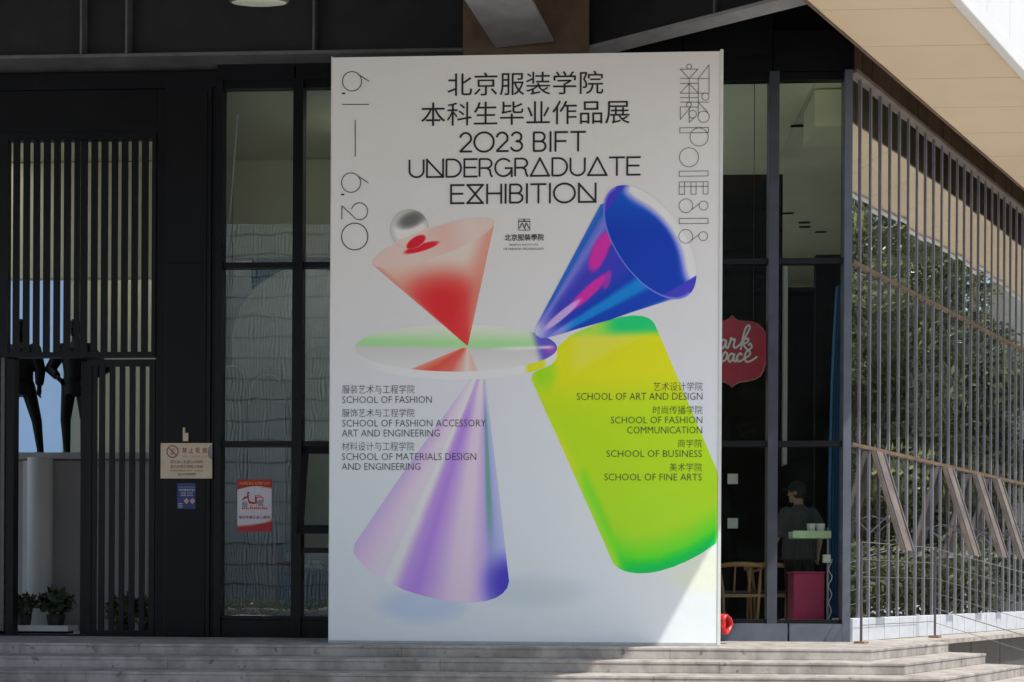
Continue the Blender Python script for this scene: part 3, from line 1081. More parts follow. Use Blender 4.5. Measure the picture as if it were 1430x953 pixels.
# ball
def c_ball(X, Yp, T):
    dx, dy = X - 572, Yp - 320.3
    rr = np.sqrt(dx * dx + dy * dy) / 27.2
    c = mixc(A3(188, 189, 190) * np.ones(X.shape + (3,)), A3(158, 160, 161), smooth(.55, 1, rr))
    c = mixc(c, A3(150, 151, 153), (1 - smooth(296, 318, Yp)) * .7)
    ca, sa = math.cos(math.radians(-22)), math.sin(math.radians(-22))
    u, v = (X - 574) * ca + (Yp - 307.5) * sa, -(X - 574) * sa + (Yp - 307.5) * ca
    c = mixc(c, A3(84, 86, 88), (1 - smooth(.0, 1.3, (u / 24) ** 2 + (v / 12.5) ** 2)))
    ln = (Yp - (337 - (X - 552) * 0.42))
    c = mixc(c, A3(208, 160, 156), smooth(-1, 2, ln) * .9)
    ca, sa = math.cos(math.radians(-33)), math.sin(math.radians(-33))
    u, v = (X - 581) * ca + (Yp - 338.5) * sa, -(X - 581) * sa + (Yp - 338.5) * ca
    c = mixc(c, A3(174, 22, 40), 1 - smooth(.7, 1.1, (u / 16) ** 2 + (v / 7.5) ** 2))
    c = mixc(c, A3(120, 138, 122), smooth(.955, .985, rr) * .4)
    return c


shape('glass_ball', ell(572, 320.3, 27.2, 27.8), c_ball, 0.0038, 80, 70, 'printed clear glass ball')

# blue cone
RC, RA, RB, RG = (907.5, 338.5), 91.5, 47.0, 55.0
rimE = ell(RC[0], RC[1], RA, RB, RG, 120)


def rim_uv(X, Yp):
    ca, sa = math.cos(math.radians(RG)), math.sin(math.radians(RG))
    dx, dy = X - RC[0], Yp - RC[1]
    return (dx * ca + dy * sa) / RA, (-dx * sa + dy * ca) / RB


def c_blue(X, Yp, T):
    ax, ay = 728.0, 495.0
    an = np.degrees(np.arctan2(ay - Yp, X - ax))
    rad = np.hypot(X - 745.5, Yp - 463)
    c = ramp(an, [(12, (200, 198, 212)), (19.6, (176, 172, 214)), (20.6, (40, 70, 164)), (21.5, (4, 50, 152)), (26.4, (4, 52, 154)), (28.6, (4, 104, 178)), (32, (4, 106, 180)), (34.8, (8, 46, 150)),
                  (39, (34, 48, 154)), (45, (44, 46, 158)), (51, (46, 48, 154)), (54.5, (60, 64, 164)), (57.4, (96, 98, 180)), (59, (76, 92, 174)), (60.4, (18, 78, 162)), (61.6, (34, 84, 168)), (63, (90, 116, 188))])
    low = (1 - smooth(782, 806, X + (Yp - 455) * .4)) * (1 - smooth(31, 37, an))
    c = mixc(c, A3(120, 118, 190), low)
    c = mixc(c, A3(104, 106, 184), 1 - smooth(10, 50, rad))
    c = mixc(c, A3(172, 174, 206), (1 - smooth(2, 22, rad)) * .8)
    # magenta inside reflections
    def blob(c, x, y, a, b, g, col, k=1.0):
        ca, sa = math.cos(math.radians(g)), math.sin(math.radians(g))
        u, v = (X - x) * ca + (Yp - y) * sa, -(X - x) * sa + (Yp - y) * ca
        return mixc(c, np.array(col, float), k * (1 - smooth(.45, 1.2, (u / a) ** 2 + (v / b) ** 2)))
    c = blob(c, 837, 352, 32, 12, -68, (164, 34, 138))
    c = blob(c, 849, 335, 16, 8, -62, (168, 36, 136))
    c = blob(c, 822, 408, 42, 8, -43, (166, 34, 138))
    c = blob(c, 848, 391, 15, 5, -75, (140, 40, 150), .8)
    c = blob(c, 785, 440, 36, 5.5, -40, (176, 150, 206), .85)
    return c


apex = [(745, 466), (746.5, 458), (756, 444)]
left_side = [(839, 284)]
outl = [(745.5, 462)] + [(840.3, 282)] + [p for p in rimE if True]


def hull(pts):
    pts = sorted(set((round(a, 3), round(b, 3)) for a, b in pts))
    def half(ps):
        h_ = []
        for p in ps:
            while len(h_) > 1 and (h_[-1][0] - h_[-2][0]) * (p[1] - h_[-2][1]) - (h_[-1][1] - h_[-2][1]) * (p[0] - h_[-2][0]) <= 0:
                h_.pop()
            h_.append(p)
        return h_[:-1]
    return half(pts) + half(pts[::-1])


def rim_keep(p):
    return (p[0] - 839) * (420 - 285) - (p[1] - 285) * (934 - 839) > 0


cone_o = [(745.9, 460.4), (747.9, 467.7), (755, 472.5), (764, 472), (786, 466), (808, 459), (852, 447), (884.6, 435.4), (908, 428), (934, 420)] + [p for p in rimE if rim_keep(p)] + [(839, 285)]
shape('blue_cone', cone_o, c_blue, 0.0044, 170, 150, 'printed blue glass cone')


def c_mouth(X, Yp, T):
    u, v = rim_uv(X, Yp)
    c = np.broadcast_to(A3(4, 46, 150), X.shape + (3,)).copy()
    c = mixc(c, A3(4, 70, 166), .8 * (1 - smooth(268, 330, Yp)))
    # clear right edge
    edge = np.sqrt(u * u + v * v)
    w = smooth(.50, .93, edge) * (1 - smooth(-.55, -.02, v)) * smooth(-1.0, -.8, u)
    c = mixc(c, A3(120, 124, 196), smooth(.0, .5, w))
    c = mixc(c, A3(190, 190, 200), smooth(.35, .95, w))
    l1 = (X - 843) * 0.80 + (Yp - 295) * 0.60        # violet top-left corner
    k = 1 - smooth(-1.5, 1.5, (X - 857) + (Yp - 281) * 0.72)
    c = mixc(c, A3(52, 46, 164), k)
    k2 = smooth(-1.5, 1.5, (Yp - 398) + (X - 950) * 0.58)
    c = mixc(c, A3(52, 50, 164), k2)
    c = mixc(c, A3(110, 116, 196), (smooth(.95, .985, edge)) * (v > -.1) * .8)
    return c


shape('cone_mouth', rimE, c_mouth, 0.005, 150, 100, 'printed dark blue open mouth of the blue cone')


# ------------------------------------------------------------------ lettering
def ribbon(mb, pts, w, y, closed=False):
    """flat stroke of width w along xz points on plane y"""
    P = [np.array(p, float) for p in pts]
    if closed:
        P = P + [P[0]]
    for i in range(len(P) - 1):
        a, b = P[i], P[i + 1]
        d_ = b - a
        L = np.linalg.norm(d_)
        if L < 1e-6:
            continue
        d_ = d_ / L
        n = np.array([-d_[1], d_[0]]) * w / 2
        e = d_ * (w / 2 if (len(P) < 8) else w * 0.12)
        q_ = [a - e - n, b + e - n, b + e + n, a - e + n]
        yy = y - 0.00002 * (len(mb.f) % 40)
        mb.add([(p[0], yy, p[1]) for p in q_], [(0, 1, 2, 3)])


def arcp(cx, cy, rx, ry, a0, a1, n=22):
    return [(cx + rx * math.cos(math.radians(a0 + (a1 - a0) * i / n)), cy + ry * math.sin(math.radians(a0 + (a1 - a0) * i / n))) for i in range(n + 1)]


GL = {
    'U': (.72, [[(0, 1), (0, .36)] + arcp(.36, .36, .36, .36, 180, 360, 16) + [(.72, 1)]]),
    'N': (.82, [[(0, 1), (0, 0), (.82, 0), (0, 1)], [(.82, 0), (.82, 1)]]),
    'D': (.74, [[(0, 0), (0, 1), (.3, 1)] + arcp(.3, .5, .44, .5, 90, -90, 16) + [(0, 0)]]),
    'E': (.6, [[(.62, 1), (0, 1), (0, 0), (.62, 0)], [(0, .52), (.56, .52)]]),
    'R': (.62, [[(0, 0), (0, 1), (.36, 1)] + arcp(.36, .74, .25, .26, 90, -90, 12) + [(0, .48)], [(.36, .48), (.52, .36), (.56, .14), (.62, 0)]]),
    'G': (.84, [arcp(.42, .5, .42, .5, 42, 358, 30) + [(.84, .46), (.5, .46)], [(.84, .46), (.84, 0)]]),
    'A': (.92, [[(.46, 1), (0, 0), (.92, 0), (.46, 1)]]),
    'T': (.7, [[(0, 1), (.7, 1)], [(.35, 1), (.35, 0)]]),
    'X': (.76, [[(0, 1), (.76, 1), (0, 0), (.76, 0), (0, 1)]]),
    'H': (.7, [[(0, 0), (0, 1)], [(.7, 0), (.7, 1)], [(0, .52), (.7, .52)]]),
    'I': (.0, [[(0, 0), (0, 1)]]),
    'B': (.62, [[(0, 0), (0, 1), (.34, 1)] + arcp(.34, .76, .23, .24, 90, -90, 12) + [(0, .52)], [(.34, .52)] + arcp(.34, .26, .28, .26, 90, -90, 12) + [(0, 0)]]),
    'O': (1.0, [arcp(.5, .5, .52, .52, 0, 360, 44)]),
    'F': (.58, [[(.6, 1), (0, 1), (0, 0)], [(0, .52), (.52, .52)]]),
    '2': (.62, [arcp(.3, .7, .29, .3, 170, -30, 18) + [(.0, 0), (.64, 0)]]),
    '3': (.6, [arcp(.28, .75, .26, .25, 165, -90, 16) + arcp(.28, .27, .3, .27, 90, -165, 18)]),
}
LY = BY - 0.0062


def title(mb, text, pxl, pxr, py_top_l, py_base_l, gap=.24, space=.42, w=.098):
    a = PY(pxl, py_base_l, LY)
    tz = PY(pxl, py_top_l, LY)[2]
    b = PY(pxr, py_base_l, LY)[0]
    hh = tz - a[2]
    tot = 0
    for i, ch in enumerate(text):
        tot += space if ch == ' ' else GL[ch][0]
        if i < len(text) - 1 and ch != ' ' and text[i + 1] != ' ':
            tot += gap
    lw = w * hh
    sx = (b - a[0] - lw) / tot
    x = 0
    for i, ch in enumerate(text):
        if ch == ' ':
            x += space
            continue
        for pl in GL[ch][1]:
            ribbon(mb, [(a[0] + lw / 2 + (x + p[0]) * sx, a[2] + lw / 2 + p[1] * (hh - lw)) for p in pl], lw, LY)
        x += GL[ch][0]
        if i < len(text) - 1 and text[i + 1] != ' ':
            x += gap


_dg = None


def text_geo(body, res=3, bold=0.0):
    c = bpy.data.curves.new('t', 'FONT')
    c.body = body
    c.size = 1
    c.resolution_u = res
    c.offset = bold
    c.fill_mode = 'FRONT'
    o = bpy.data.objects.new('t', c)
    COL.objects.link(o)
    bpy.context.view_layer.update()
    dgx = bpy.context.evaluated_depsgraph_get()
    me = bpy.data.meshes.new_from_object(o.evaluated_get(dgx))
    v = np.array([q_.co[:] for q_ in me.vertices])
    f = [tuple(p.vertices) for p in me.polygons]
    bpy.data.objects.remove(o)
    bpy.data.curves.remove(c)
    bpy.data.meshes.remove(me)
    return v, f


def text_on(mb, body, pxl, pxr, pyt, pyb, y, res=3, bold=0.0):
    """set a line of type so that its ink fills the measured box"""
    v, f = text_geo(body, res, bold)
    lo, hi = v.min(0), v.max(0)
    pm = (pxl + pxr) / 2
    a, b = PY(pxl, (pyt + pyb) / 2, y)[0], PY(pxr, (pyt + pyb) / 2, y)[0]
    zt_, zb_ = PY(pm, pyt, y)[2], PY(pm, pyb, y)[2]
    x = a + (v[:, 0] - lo[0]) / (hi[0] - lo[0]) * (b - a)
    z = zb_ + (v[:, 1] - lo[1]) / (hi[1] - lo[1]) * (zt_ - zb_)
    mb.add(np.stack([x, np.full_like(x, y), z], 1), f)


t1 = MB()
text_on(t1, '北京服装学院', 625, 842.5, 100.5, 133, LY, 4)
text_on(t1, '本科生毕业作品展', 588, 879.5, 141.5, 174.5, LY, 4)
t1.build('chinese_title', INK, BOARD)
t2 = MB()
title(t2, '2O23', 641, 731, 184.8, 213.5, gap=.17)
title(t2, 'BIFT', 744, 818, 184, 212.6, gap=.26)
title(t2, 'UNDERGRADUATE', 570.5, 894, 222.4, 249.2, gap=.17)
title(t2, 'EXHIBITION', 628.5, 833, 257.6, 285.6, gap=.22)
t2.build('english_title', INK, BOARD)

# dates down the left side, each figure turned a quarter clockwise
t3 = MB()


def pxs(mb, pts, w, closed=False, y=LY):
    ribbon(mb, [PY(a, b, y)[[0, 2]] for a, b in pts], w * 0.00758, y, closed)


def q4(px, py):  # zoomed view to photo pixels
    return (450 + px / 3.972, 60 + py / 3.972)


def q6(px, py):
    return (450 + px / 3.972, 280 + py / 3.972)


pxs(t3, [q4(165 + 53 * math.cos(t), 214 + 54 * math.sin(t)) for t in np.linspace(0, 2 * math.pi, 40)], 1.1)
pxs(t3, [q4(203, 178), q4(259, 214)], 1.1)
pxs(t3, [q4(114, 281), q4(123, 281)], 2.2)
pxs(t3, [q4(112, 342), q4(257, 342)], 1.1)
t3.build('date_lettering', INK, BOARD)
t3 = MB()
pxs(t3, [q4(183, 430), q4(183, 630)], 1.1)
t3.build('date_dash', INK, BOARD)
t3 = MB()
pxs(t3, [q4(160 + 53 * math.cos(t), 776 + 54 * math.sin(t)) for t in np.linspace(0, 2 * math.pi, 40)], 1.1)
pxs(t3, [q4(198, 740), q4(254, 776)], 1.1)
pxs(t3, [q4(109, 842), q4(118, 842)], 2.2)
pxs(t3, [q6(109, 105), q6(109, 30), q6(178, 95)] + [q6(207 + 45 * math.cos(t), 61 + 47 * math.sin(t)) for t in np.linspace(2.3, -2.9, 26)], 1.1)
pxs(t3, [q6(180 + 73 * math.cos(t), 201 + 74 * math.sin(t)) for t in np.linspace(0, 2 * math.pi, 44)], 1.25)
t3.build('date_lettering', INK, BOARD)

# line-drawn ornament down the right side
t4 = MB()


def q5(px, py):
    return (720 + px / 3.972, 60 + py / 3.972)


def qo(px, py):
    return (935 + px / 3.53, 80 + py / 3.53)


def L5(*p, c=False, q=qo):
    pxs(t4, [q(a, b) for a, b in p], 0.7, c)


def C5(x, y, r, q=qo):
    pxs(t4, [q(x + r * math.cos(t), y + r * math.sin(t)) for t in np.linspace(0, 2 * math.pi, 36)], 0.7)


C5(97, 47, 12)
L5((53, 60), (140, 60), (97, 106), c=True)
L5((53, 106), (196, 106))
L5((53, 130), (142, 130))
L5((97, 106), (97, 225))
L5((97, 130), (53, 178), (142, 178), c=True)
L5((142, 106), (195, 38), (195, 178), (142, 178), c=True)
L5((53, 200), (142, 200))
L5((53, 222), (195, 222))
L5((142, 178), (142, 290))
C5(177, 195, 18)
C5(95, 235, 12)
L5((53, 246), (104, 246), (53, 308), c=True)
L5((104, 246), (140, 246))
L5((97, 256), (97, 322), (130, 292))
C5(114, 282, 19)
L5((142, 222), (188, 272))
C5(168, 294, 28)
L5((51, 349), (192, 347), (192, 372), (51, 374), c=True)
C5(146, 394, 45)
C5(96, 494, 47)
L5((48, 563), (190, 561), (190, 586), (48, 588), c=True)
L5((48, 616), (190, 614), (190, 675), (166, 675), (166, 616))
L5((48, 616), (48, 677), (74, 677), (74, 616))
L5((106, 616), (106, 676), (131, 676), (131, 616))
L5((48, 638), (190, 637))
C5(81, 733, 34)
C5(168, 732, 22)
L5((108, 754), (148, 722))
L5((48, 796), (190, 795), (190, 820), (48, 821), c=True)
C5(80, 884, 34)
C5(166, 883, 22)
L5((107, 904), (147, 873))
t4.build('line_ornament', INK2, BOARD)

# school lists
for (s, a, b, c_, d_) in (('服装艺术与工程学院', 477.8, 579, 537.8, 550), ('SCHOOL OF FASHION', 478, 603, 553.5, 563.2), ('服饰艺术与工程学院', 477.8, 578.8, 571, 582.7),
                          ('SCHOOL OF FASHION ACCESSORY', 478, 678.8, 586.3, 596), ('ART AND ENGINEERING', 477.5, 614, 600.2, 610), ('材料设计与工程学院', 477.5, 578.5, 617.5, 629.5),
                          ('SCHOOL OF MATERIALS DESIGN', 477.5, 665, 633, 642.8), ('AND ENGINEERING', 477.3, 587, 647, 656.6)):
    t5 = MB()
    text_on(t5, s, a, b, c_, d_, LY, 2, -0.011)
    t5.build('school_name', INK2, BOARD)
for (s, a, b, c_, d_) in (('艺术设计学院', 912.5, 981.3, 533.8, 546), ('SCHOOL OF ART AND DESIGN', 805.5, 981, 548.8, 558.8), ('时尚传播学院', 912, 981, 567, 578.5), ('SCHOOL OF FASHION', 853, 980.8, 582, 591.5),
                          ('COMMUNICATION', 876, 980.6, 596, 605.7), ('商学院', 946.7, 980.5, 613.8, 625), ('SCHOOL OF BUSINESS', 847, 980.3, 629, 638.5), ('美术学院', 935, 980.3, 647, 658.3), ('SCHOOL OF FINE ARTS', 844, 980, 661.7, 671.3)):
    t6 = MB()
    text_on(t6, s, a, b, c_, d_, LY, 2, -0.011)
    t6.build('school_name', INK2, BOARD)
t7 = MB()


def ql(px, py):
    return (690 + px / 15.89, 295 + py / 15.89)


for a, b in (((545, 180), (795, 180)), ((795, 180), (795, 425)), ((795, 425), (545, 425)), ((545, 425), (545, 180))):
    pxs(t7, [ql(*a), ql(*b)], 0.7)
pxs(t7, [ql(550, 230), ql(790, 230)], 1.3)
pxs(t7, [ql(668, 185), ql(668, 225)], 1.6)
pxs(t7, [ql(*p) for p in ((552, 385), (578, 360), (600, 300), (625, 270), (642, 290), (655, 350), (680, 390), (705, 420))], 1.2)
pxs(t7, [ql(*p) for p in ((675, 365), (695, 330), (705, 270), (730, 290), (760, 355), (790, 390))], 1.2)
text_on(t7, '北京服裝學院', 704.8, 759.5, 327, 336.5, LY, 3, 0.012)
text_on(t7, 'BEIJING INSTITUTE', 711.5, 751.5, 340.8, 343.9, LY, 2, 0.0)
text_on(t7, 'OF FASHION TECHNOLOGY', 703, 760, 346.3, 349.4, LY, 2, 0.0)
t7.build('institute_emblem', INK, BOARD)


# ------------------------------------------------------------------ SMALL SIGNS ON THE FRONT
CREAM = M('cream_plate', (0.62, 0.50, 0.36), 0.4, var=0.12, scale=8)
MAROON = M('maroon_print', (0.22, 0.02, 0.035), 0.5, var=0)
BROWNINK = M('brown_print', (0.10, 0.05, 0.04), 0.5, var=0)
SY = -0.082
p = PY(261, 669, SY)
SIGN = thing('no_smoking_sign', 'cream no smoking plate screwed to the black pillar left of the windows', 'sign', p)
x0, x1, z0, z1 = fx(225, SY), fx(297, SY), fz(668.5, SY, 261), fz(619, SY, 261)
MB().box(x0, x1, SY, SY + 0.006, z0, z1).build('plate', CREAM, SIGN, bevel=0.002)
yq = SY - 0.001


def qs(px, py):
    return (220 + px / 8.99, 610 + py / 8.99)


def rb(mb, pts, w, y):
    ribbon(mb, [PY(a, b, y)[[0, 2]] for a, b in pts], w * 0.00815, y)


mb = MB()
rb(mb, [qs(188 + 70 * math.cos(t), 188 + 73 * math.sin(t)) for t in np.linspace(0, 2 * math.pi, 40)], 1.4, yq)
rb(mb, [qs(138, 140), qs(238, 238)], 1.4, yq)
mb.build('prohibition_ring', MAROON, SIGN)
mb = MB()
text_on(mb, '禁', *[v for v in (qs(312, 0)[0], qs(368, 0)[0], qs(0, 138)[1], qs(0, 208)[1])], yq, 2, .01)
text_on(mb, '止', *[v for v in (qs(396, 0)[0], qs(450, 0)[0], qs(0, 140)[1], qs(0, 206)[1])], yq, 2, .01)
text_on(mb, '吸', *[v for v in (qs(478, 0)[0], qs(534, 0)[0], qs(0, 140)[1], qs(0, 208)[1])], yq, 2, .01)
text_on(mb, '烟', *[v for v in (qs(562, 0)[0], qs(620, 0)[0], qs(0, 140)[1], qs(0, 208)[1])], yq, 2, .01)
mb.build('warning_print', MAROON, SIGN)
mb = MB()
text_on(mb, 'N O   S M O K I N G', qs(316, 0)[0], qs(620, 0)[0], qs(0, 236)[1], qs(0, 262)[1], yq, 2)
mb.build('english_line', M('tan_print', (0.27, 0.17, 0.13), 0.5, var=0), SIGN)
mb = MB()
text_on(mb, '您已进入无烟公共场所', qs(160, 0)[0], qs(568, 0)[0], qs(0, 298)[1], qs(0, 338)[1], yq, 2, .008)
text_on(mb, '室内所有区域禁止吸烟', qs(160, 0)[0], qs(568, 0)[0], qs(0, 356)[1], qs(0, 396)[1], yq, 2, .008)
text_on(mb, '举报违规吸烟投诉电话：64288373', qs(160, 0)[0], qs(568, 0)[0], qs(0, 416)[1], qs(0, 438)[1], yq, 1)
text_on(mb, '北京服裝學院', qs(302, 0)[0], qs(485, 0)[0], qs(0, 456)[1], qs(0, 486)[1], yq, 2, .01)
for a, b in (((256, 458), (290, 458)), ((290, 458), (290, 488)), ((290, 488), (256, 488)), ((256, 488), (256, 458)), ((258, 466), (288, 466)), ((262, 484), (270, 470)), ((270, 470), (276, 484)), ((276, 484), (284, 470))):
    rb(mb, [qs(*a), qs(*b)], .35, yq)
mb.build('small_print', BROWNINK, SIGN)
mb = MB()
# the cigarette in the ring
rb(mb, [qs(170, 212), qs(186, 218)], 1.6, yq)
for off in (0, 16, 30):
    rb(mb, [qs(168 + off, 196), qs(172 + off, 172), qs(186 + off, 158), qs(192 + off, 142)], .35, yq)
mb.build('cigarette_symbol', BROWNINK, SIGN)
mb = MB()
sx0, sx1 = PY(*qs(636, 190), yq)[0], x1 - 0.002
cz = PY(*qs(660, 195), yq)[2]
pts = [(sx1, cz + .085)] + [(sx1 - 0.05 * math.sin(t), cz + .085 * math.cos(t)) for t in np.linspace(0.05, math.pi - .05, 14)] + [(sx1, cz - .085)]
mb.slab(pts, yq - .001, yq)
mb.build('worn_patch', M('worn_metal', (0.28, 0.26, 0.24), 0.4, metal=0.5, var=.3), SIGN)

BLUE = M('blue_print', (0.025, 0.04, 0.17), 0.45, var=0.1)
PALEINK = M('pale_print', (0.55, 0.56, 0.62), 0.5, var=0)
PINK = M('pink_print', (0.55, 0.30, 0.27), 0.5, var=0.05)
NOTE = thing('blue_notice', 'small dark blue notice pasted on the black pillar under the cream plate', 'notice', PY(261, 711, SY))
mb = MB()
mb.box(fx(248.5, SY), fx(274, SY), SY + .002, SY + 0.006, fz(711, SY, 261), fz(675, SY, 261)).build('paper', BLUE, NOTE)
mb = MB()
text_on(mb, '涉校问题服务监督电话', qs(268, 0)[0], qs(466, 0)[0], qs(0, 656)[1], qs(0, 684)[1], SY, 1, .02)
text_on(mb, '6443 0007', qs(290, 0)[0], qs(442, 0)[0], qs(0, 696)[1], qs(0, 718)[1], SY, 1, .01)
text_on(mb, '6443 2004', qs(290, 0)[0], qs(442, 0)[0], qs(0, 726)[1], qs(0, 748)[1], SY, 1, .01)
mb.build('pale_print', PALEINK, NOTE)
mb = MB()
rb(mb, [qs(262, 634), qs(476, 634)], .35, SY)
for zz in (842, 862, 884):
    rb(mb, [qs(262, zz), qs(310, zz)], .8, SY)
mb.build('pale_line', PALEINK, NOTE)
mb = MB()
for cx_ in (362, 438):
    a, b, c_, d_ = qs(cx_, 768), qs(cx_ + 34, 808), qs(cx_, 850), qs(cx_ - 34, 808)
    mb.add([PY(*q_, SY) for q_ in (a, b, c_, d_)], [(0, 1, 2, 3)])
mb.build('diamond_print', PINK, NOTE)

DOORBOX = thing('sensor_box', 'little cream electrical box with a stub of conduit above the cream plate', 'electrical box', PY(259, 617, SY))
MB().box(fx(256.5, SY), fx(264, SY), SY - .02, SY + .006, fz(616.5, SY, 259), fz(605, SY, 259)).build('box', CREAM, DOORBOX, bevel=.004)
MB().tube([PY(257, 606, SY - .008), PY(257, 597.5, SY - .008)], 0.014, 10).build('conduit', CREAM, DOORBOX)

RED = M('red_print', (0.45, 0.012, 0.02), 0.45, var=0.05)
PWHITE = M('poster_white', (0.66, 0.63, 0.68), 0.5, var=0.03)
POST = thing('red_notice_poster', 'red and white safety poster with a burning scooter taped inside the left window', 'poster', PY(355, 742, -0.012))
yp = -0.012


def qp(px, py):
    return (325 + px / 11.08, 662 + py / 11.08)


def ppoly(mb, pts, y):
    mb.add([PY(*qp(*q_), y) for q_ in pts], [tuple(range(len(pts)))])


mb = MB()
ppoly(mb, [(72, 90), (602, 85), (602, 892), (72, 895)], yp)
mb.build('paper', PWHITE, POST)
mb = MB()
top = [(72, 245)] + [(72 + 530 * t, 245 - 25 * t - 40 * math.sin(math.pi * t)) for t in np.linspace(.05, .95, 14)] + [(602, 212), (602, 85), (72, 90)]
ppoly(mb, top, yp - .001)
bot = [(72, 895), (602, 892), (602, 735)] + [(602 - 530 * t, 735 + 85 * t + 0.1 + 14 * math.sin(math.pi * t)) for t in np.linspace(.05, .95, 14)] + [(72, 822)]
ppoly(mb, bot, yp - .001)
mb.build('red_band', RED, POST)
mb = MB()
band = [(72, 800), (300, 775), (480, 755), (602, 705), (602, 740), (480, 785), (300, 812), (72, 824)]
ppoly(mb, band, yp - .0006)
ppoly(mb, [(400, 212), (480, 196), (602, 216), (602, 238), (500, 216)], yp - .0012)
mb.build('pale_swoosh', M('salmon_print', (0.62, 0.30, 0.22), 0.5, var=.05), POST)
mb = MB()
text_on(mb, '关注消防安全', qp(104, 0)[0], qp(322, 0)[0], qp(0, 120)[1], qp(0, 168)[1], yp - .002, 2, .014)
text_on(mb, '防范电气火灾', qp(344, 0)[0], qp(572, 0)[0], qp(0, 120)[1], qp(0, 168)[1], yp - .002, 2, .014)
mb.build('yellow_lettering', M('yellow_print', (0.75, 0.42, 0.01), 0.5, var=0), POST)
mb = MB()
text_on(mb, '电动车禁止进入楼内', qp(96, 0)[0], qp(574, 0)[0], qp(0, 646)[1], qp(0, 698)[1], yp - .002, 2, .016)
mb.build('red_lettering', M('maroon_letter', (0.30, 0.02, 0.04), 0.5, var=0), POST)
mb = MB()
rp_ = lambda pts, w: rb(mb, [qp(*q_) for q_ in pts], w, yp - .0016)
for pts in ([(225, 280), (268, 282), (260, 298), (250, 300), (240, 330), (222, 340)], [(222, 338), (248, 318), (252, 400), (268, 425), (240, 438), (226, 372)], [(226, 345), (226, 372), (190, 388), (145, 414), (138, 404), (180, 352)],
            [(240, 438), (268, 425), (330, 438), (375, 430), (388, 452), (330, 468), (262, 462)], [(340, 330), (352, 330), (358, 362), (372, 372), (374, 432), (345, 432)], [(356, 358), (440, 346), (472, 370), (462, 382), (440, 366), (370, 372)],
            [(472, 370), (482, 432), (468, 432), (458, 386)], [(356, 334), (430, 322), (432, 332), (358, 344)]):
    ppoly(mb, pts, yp - .0016)
mb.build('scooter_drawing', RED, POST)
mb = MB()
for cx_, cy_, r_w in ((185, 470, 42), (425, 450, 44)):
    ppoly(mb, [(cx_ + r_w * math.cos(t), cy_ + r_w * math.sin(t)) for t in np.linspace(0, 6.28, 20)][:-1], yp - .0012)
    rp_([(cx_ + r_w * math.cos(t), cy_ + r_w * math.sin(t)) for t in np.linspace(0, 6.28, 20)], .9)
    rp_([(cx_ + 18 * math.cos(t), cy_ + 18 * math.sin(t)) for t in np.linspace(0, 6.28, 14)], .8)
mb.build('wheel_drawing', M('grey_print', (0.34, 0.33, 0.36), 0.5, var=0), POST)
mb = MB()
fl = [(130, 540)]
for i in range(13):
    x_ = 138 + i * 31
    fl += [(x_, 500 - 40 * ((i * 7) % 3) / 2), (x_ + 16, 535)]
fl += [(535, 545), (330, 560)]
for i in range(13):
    x_ = 134 + i * 31
    ppoly(mb, [(x_, 545), (x_ + 30, 548), (x_ + 26 - (i % 2) * 16, 505 - 22 * ((i * 5) % 3)), (x_ + 10, 520)], yp - .0014 - .00001 * i)
mb.build('flame_drawing', M('flame_print', (0.62, 0.10, 0.02), 0.5, var=.3, scale=40), POST)

# ------------------------------------------------------------------ PENDANT LAMP
lx = PG(362, 4, 5.35)
LAMP = thing('pendant_lamp', 'round rust-brown pendant lamp with a white diffuser hanging under the canopy', 'lamp', (lx[0], lx[1], 5.35))
R0 = 41 / FPX * float((lx - CP) @ FW)
prof = [(R0 * .96, .0), (R0, .012), (R0, .05), (R0 * .93, .07), (R0 * .72, .16), (R0 * .4, .24), (R0 * .16, .28), (R0 * .14, .36)]
sh = MB().loft([(lx[0], lx[1], 5.35 + z, r, r) for r, z in prof], 40).build('lamp_shade', M('rust_shade', (0.10, 0.06, 0.045), 0.45, var=.4, scale=9), LAMP, smooth=True)
df = MB().loft([(lx[0], lx[1], 5.335, R0 * .6, R0 * .6), (lx[0], lx[1], 5.345, R0 * .9, R0 * .9), (lx[0], lx[1], 5.3505, R0 * .92, R0 * .92)], 40).build('diffuser', M('opal', (0.75, 0.78, 0.68), 0.3, var=.03), LAMP)
MB().tube([(lx[0], lx[1], 5.7), (lx[0], lx[1], 7.98)], 0.012, 8).build('cable', BLACK, LAMP)
for o in (sh, df):
    o.rotation_euler = (math.radians(19), 0, 0)

# ------------------------------------------------------------------ CABLE RAILING
CABLE = M('steel_cable', (0.26, 0.25, 0.26), 0.4, metal=0.5, var=.1)
POSTM = M('dark_post', (0.12, 0.12, 0.14), 0.4, metal=0.3, var=.2)
RUST = M('rusty_foot', (0.30, 0.17, 0.10), 0.8, var=.3)
gn = 0.30
s_of = lambda px, n: float((on_plane(px, 800, (N2[0], N2[1], 0), N2 @ K[:2] + n)[:2] - K[:2]) @ E2)
sa, sb = s_of(1203, gn), s_of(1306, gn)
RAIL = thing('cable_railing', 'thin steel cable railing with dark posts in front of the glass wing', 'railing', WP(sa, gn, 0))
HR = 1.12
for s in (sa, sb):
    po = MB().obox(WP(s, gn, HR / 2), (E2[0] * .008, E2[1] * .008, 0), (N2[0] * .012, N2[1] * .012, 0), (0, 0, HR / 2)).build('post', POSTM, RAIL)
    MB().obox(WP(s, gn, 0.012), (E2[0] * .06, E2[1] * .06, 0), (N2[0] * .06, N2[1] * .06, 0), (0, 0, .012)).build('base_plate', RUST, po)
for z in (HR - .01, .92, .73, .2):
    MB().tube([WP(sa, gn, z), WP(sb, gn, z)], 0.003 if z in (.92, .73) else .005, 6).build('cable', CABLE, RAIL)
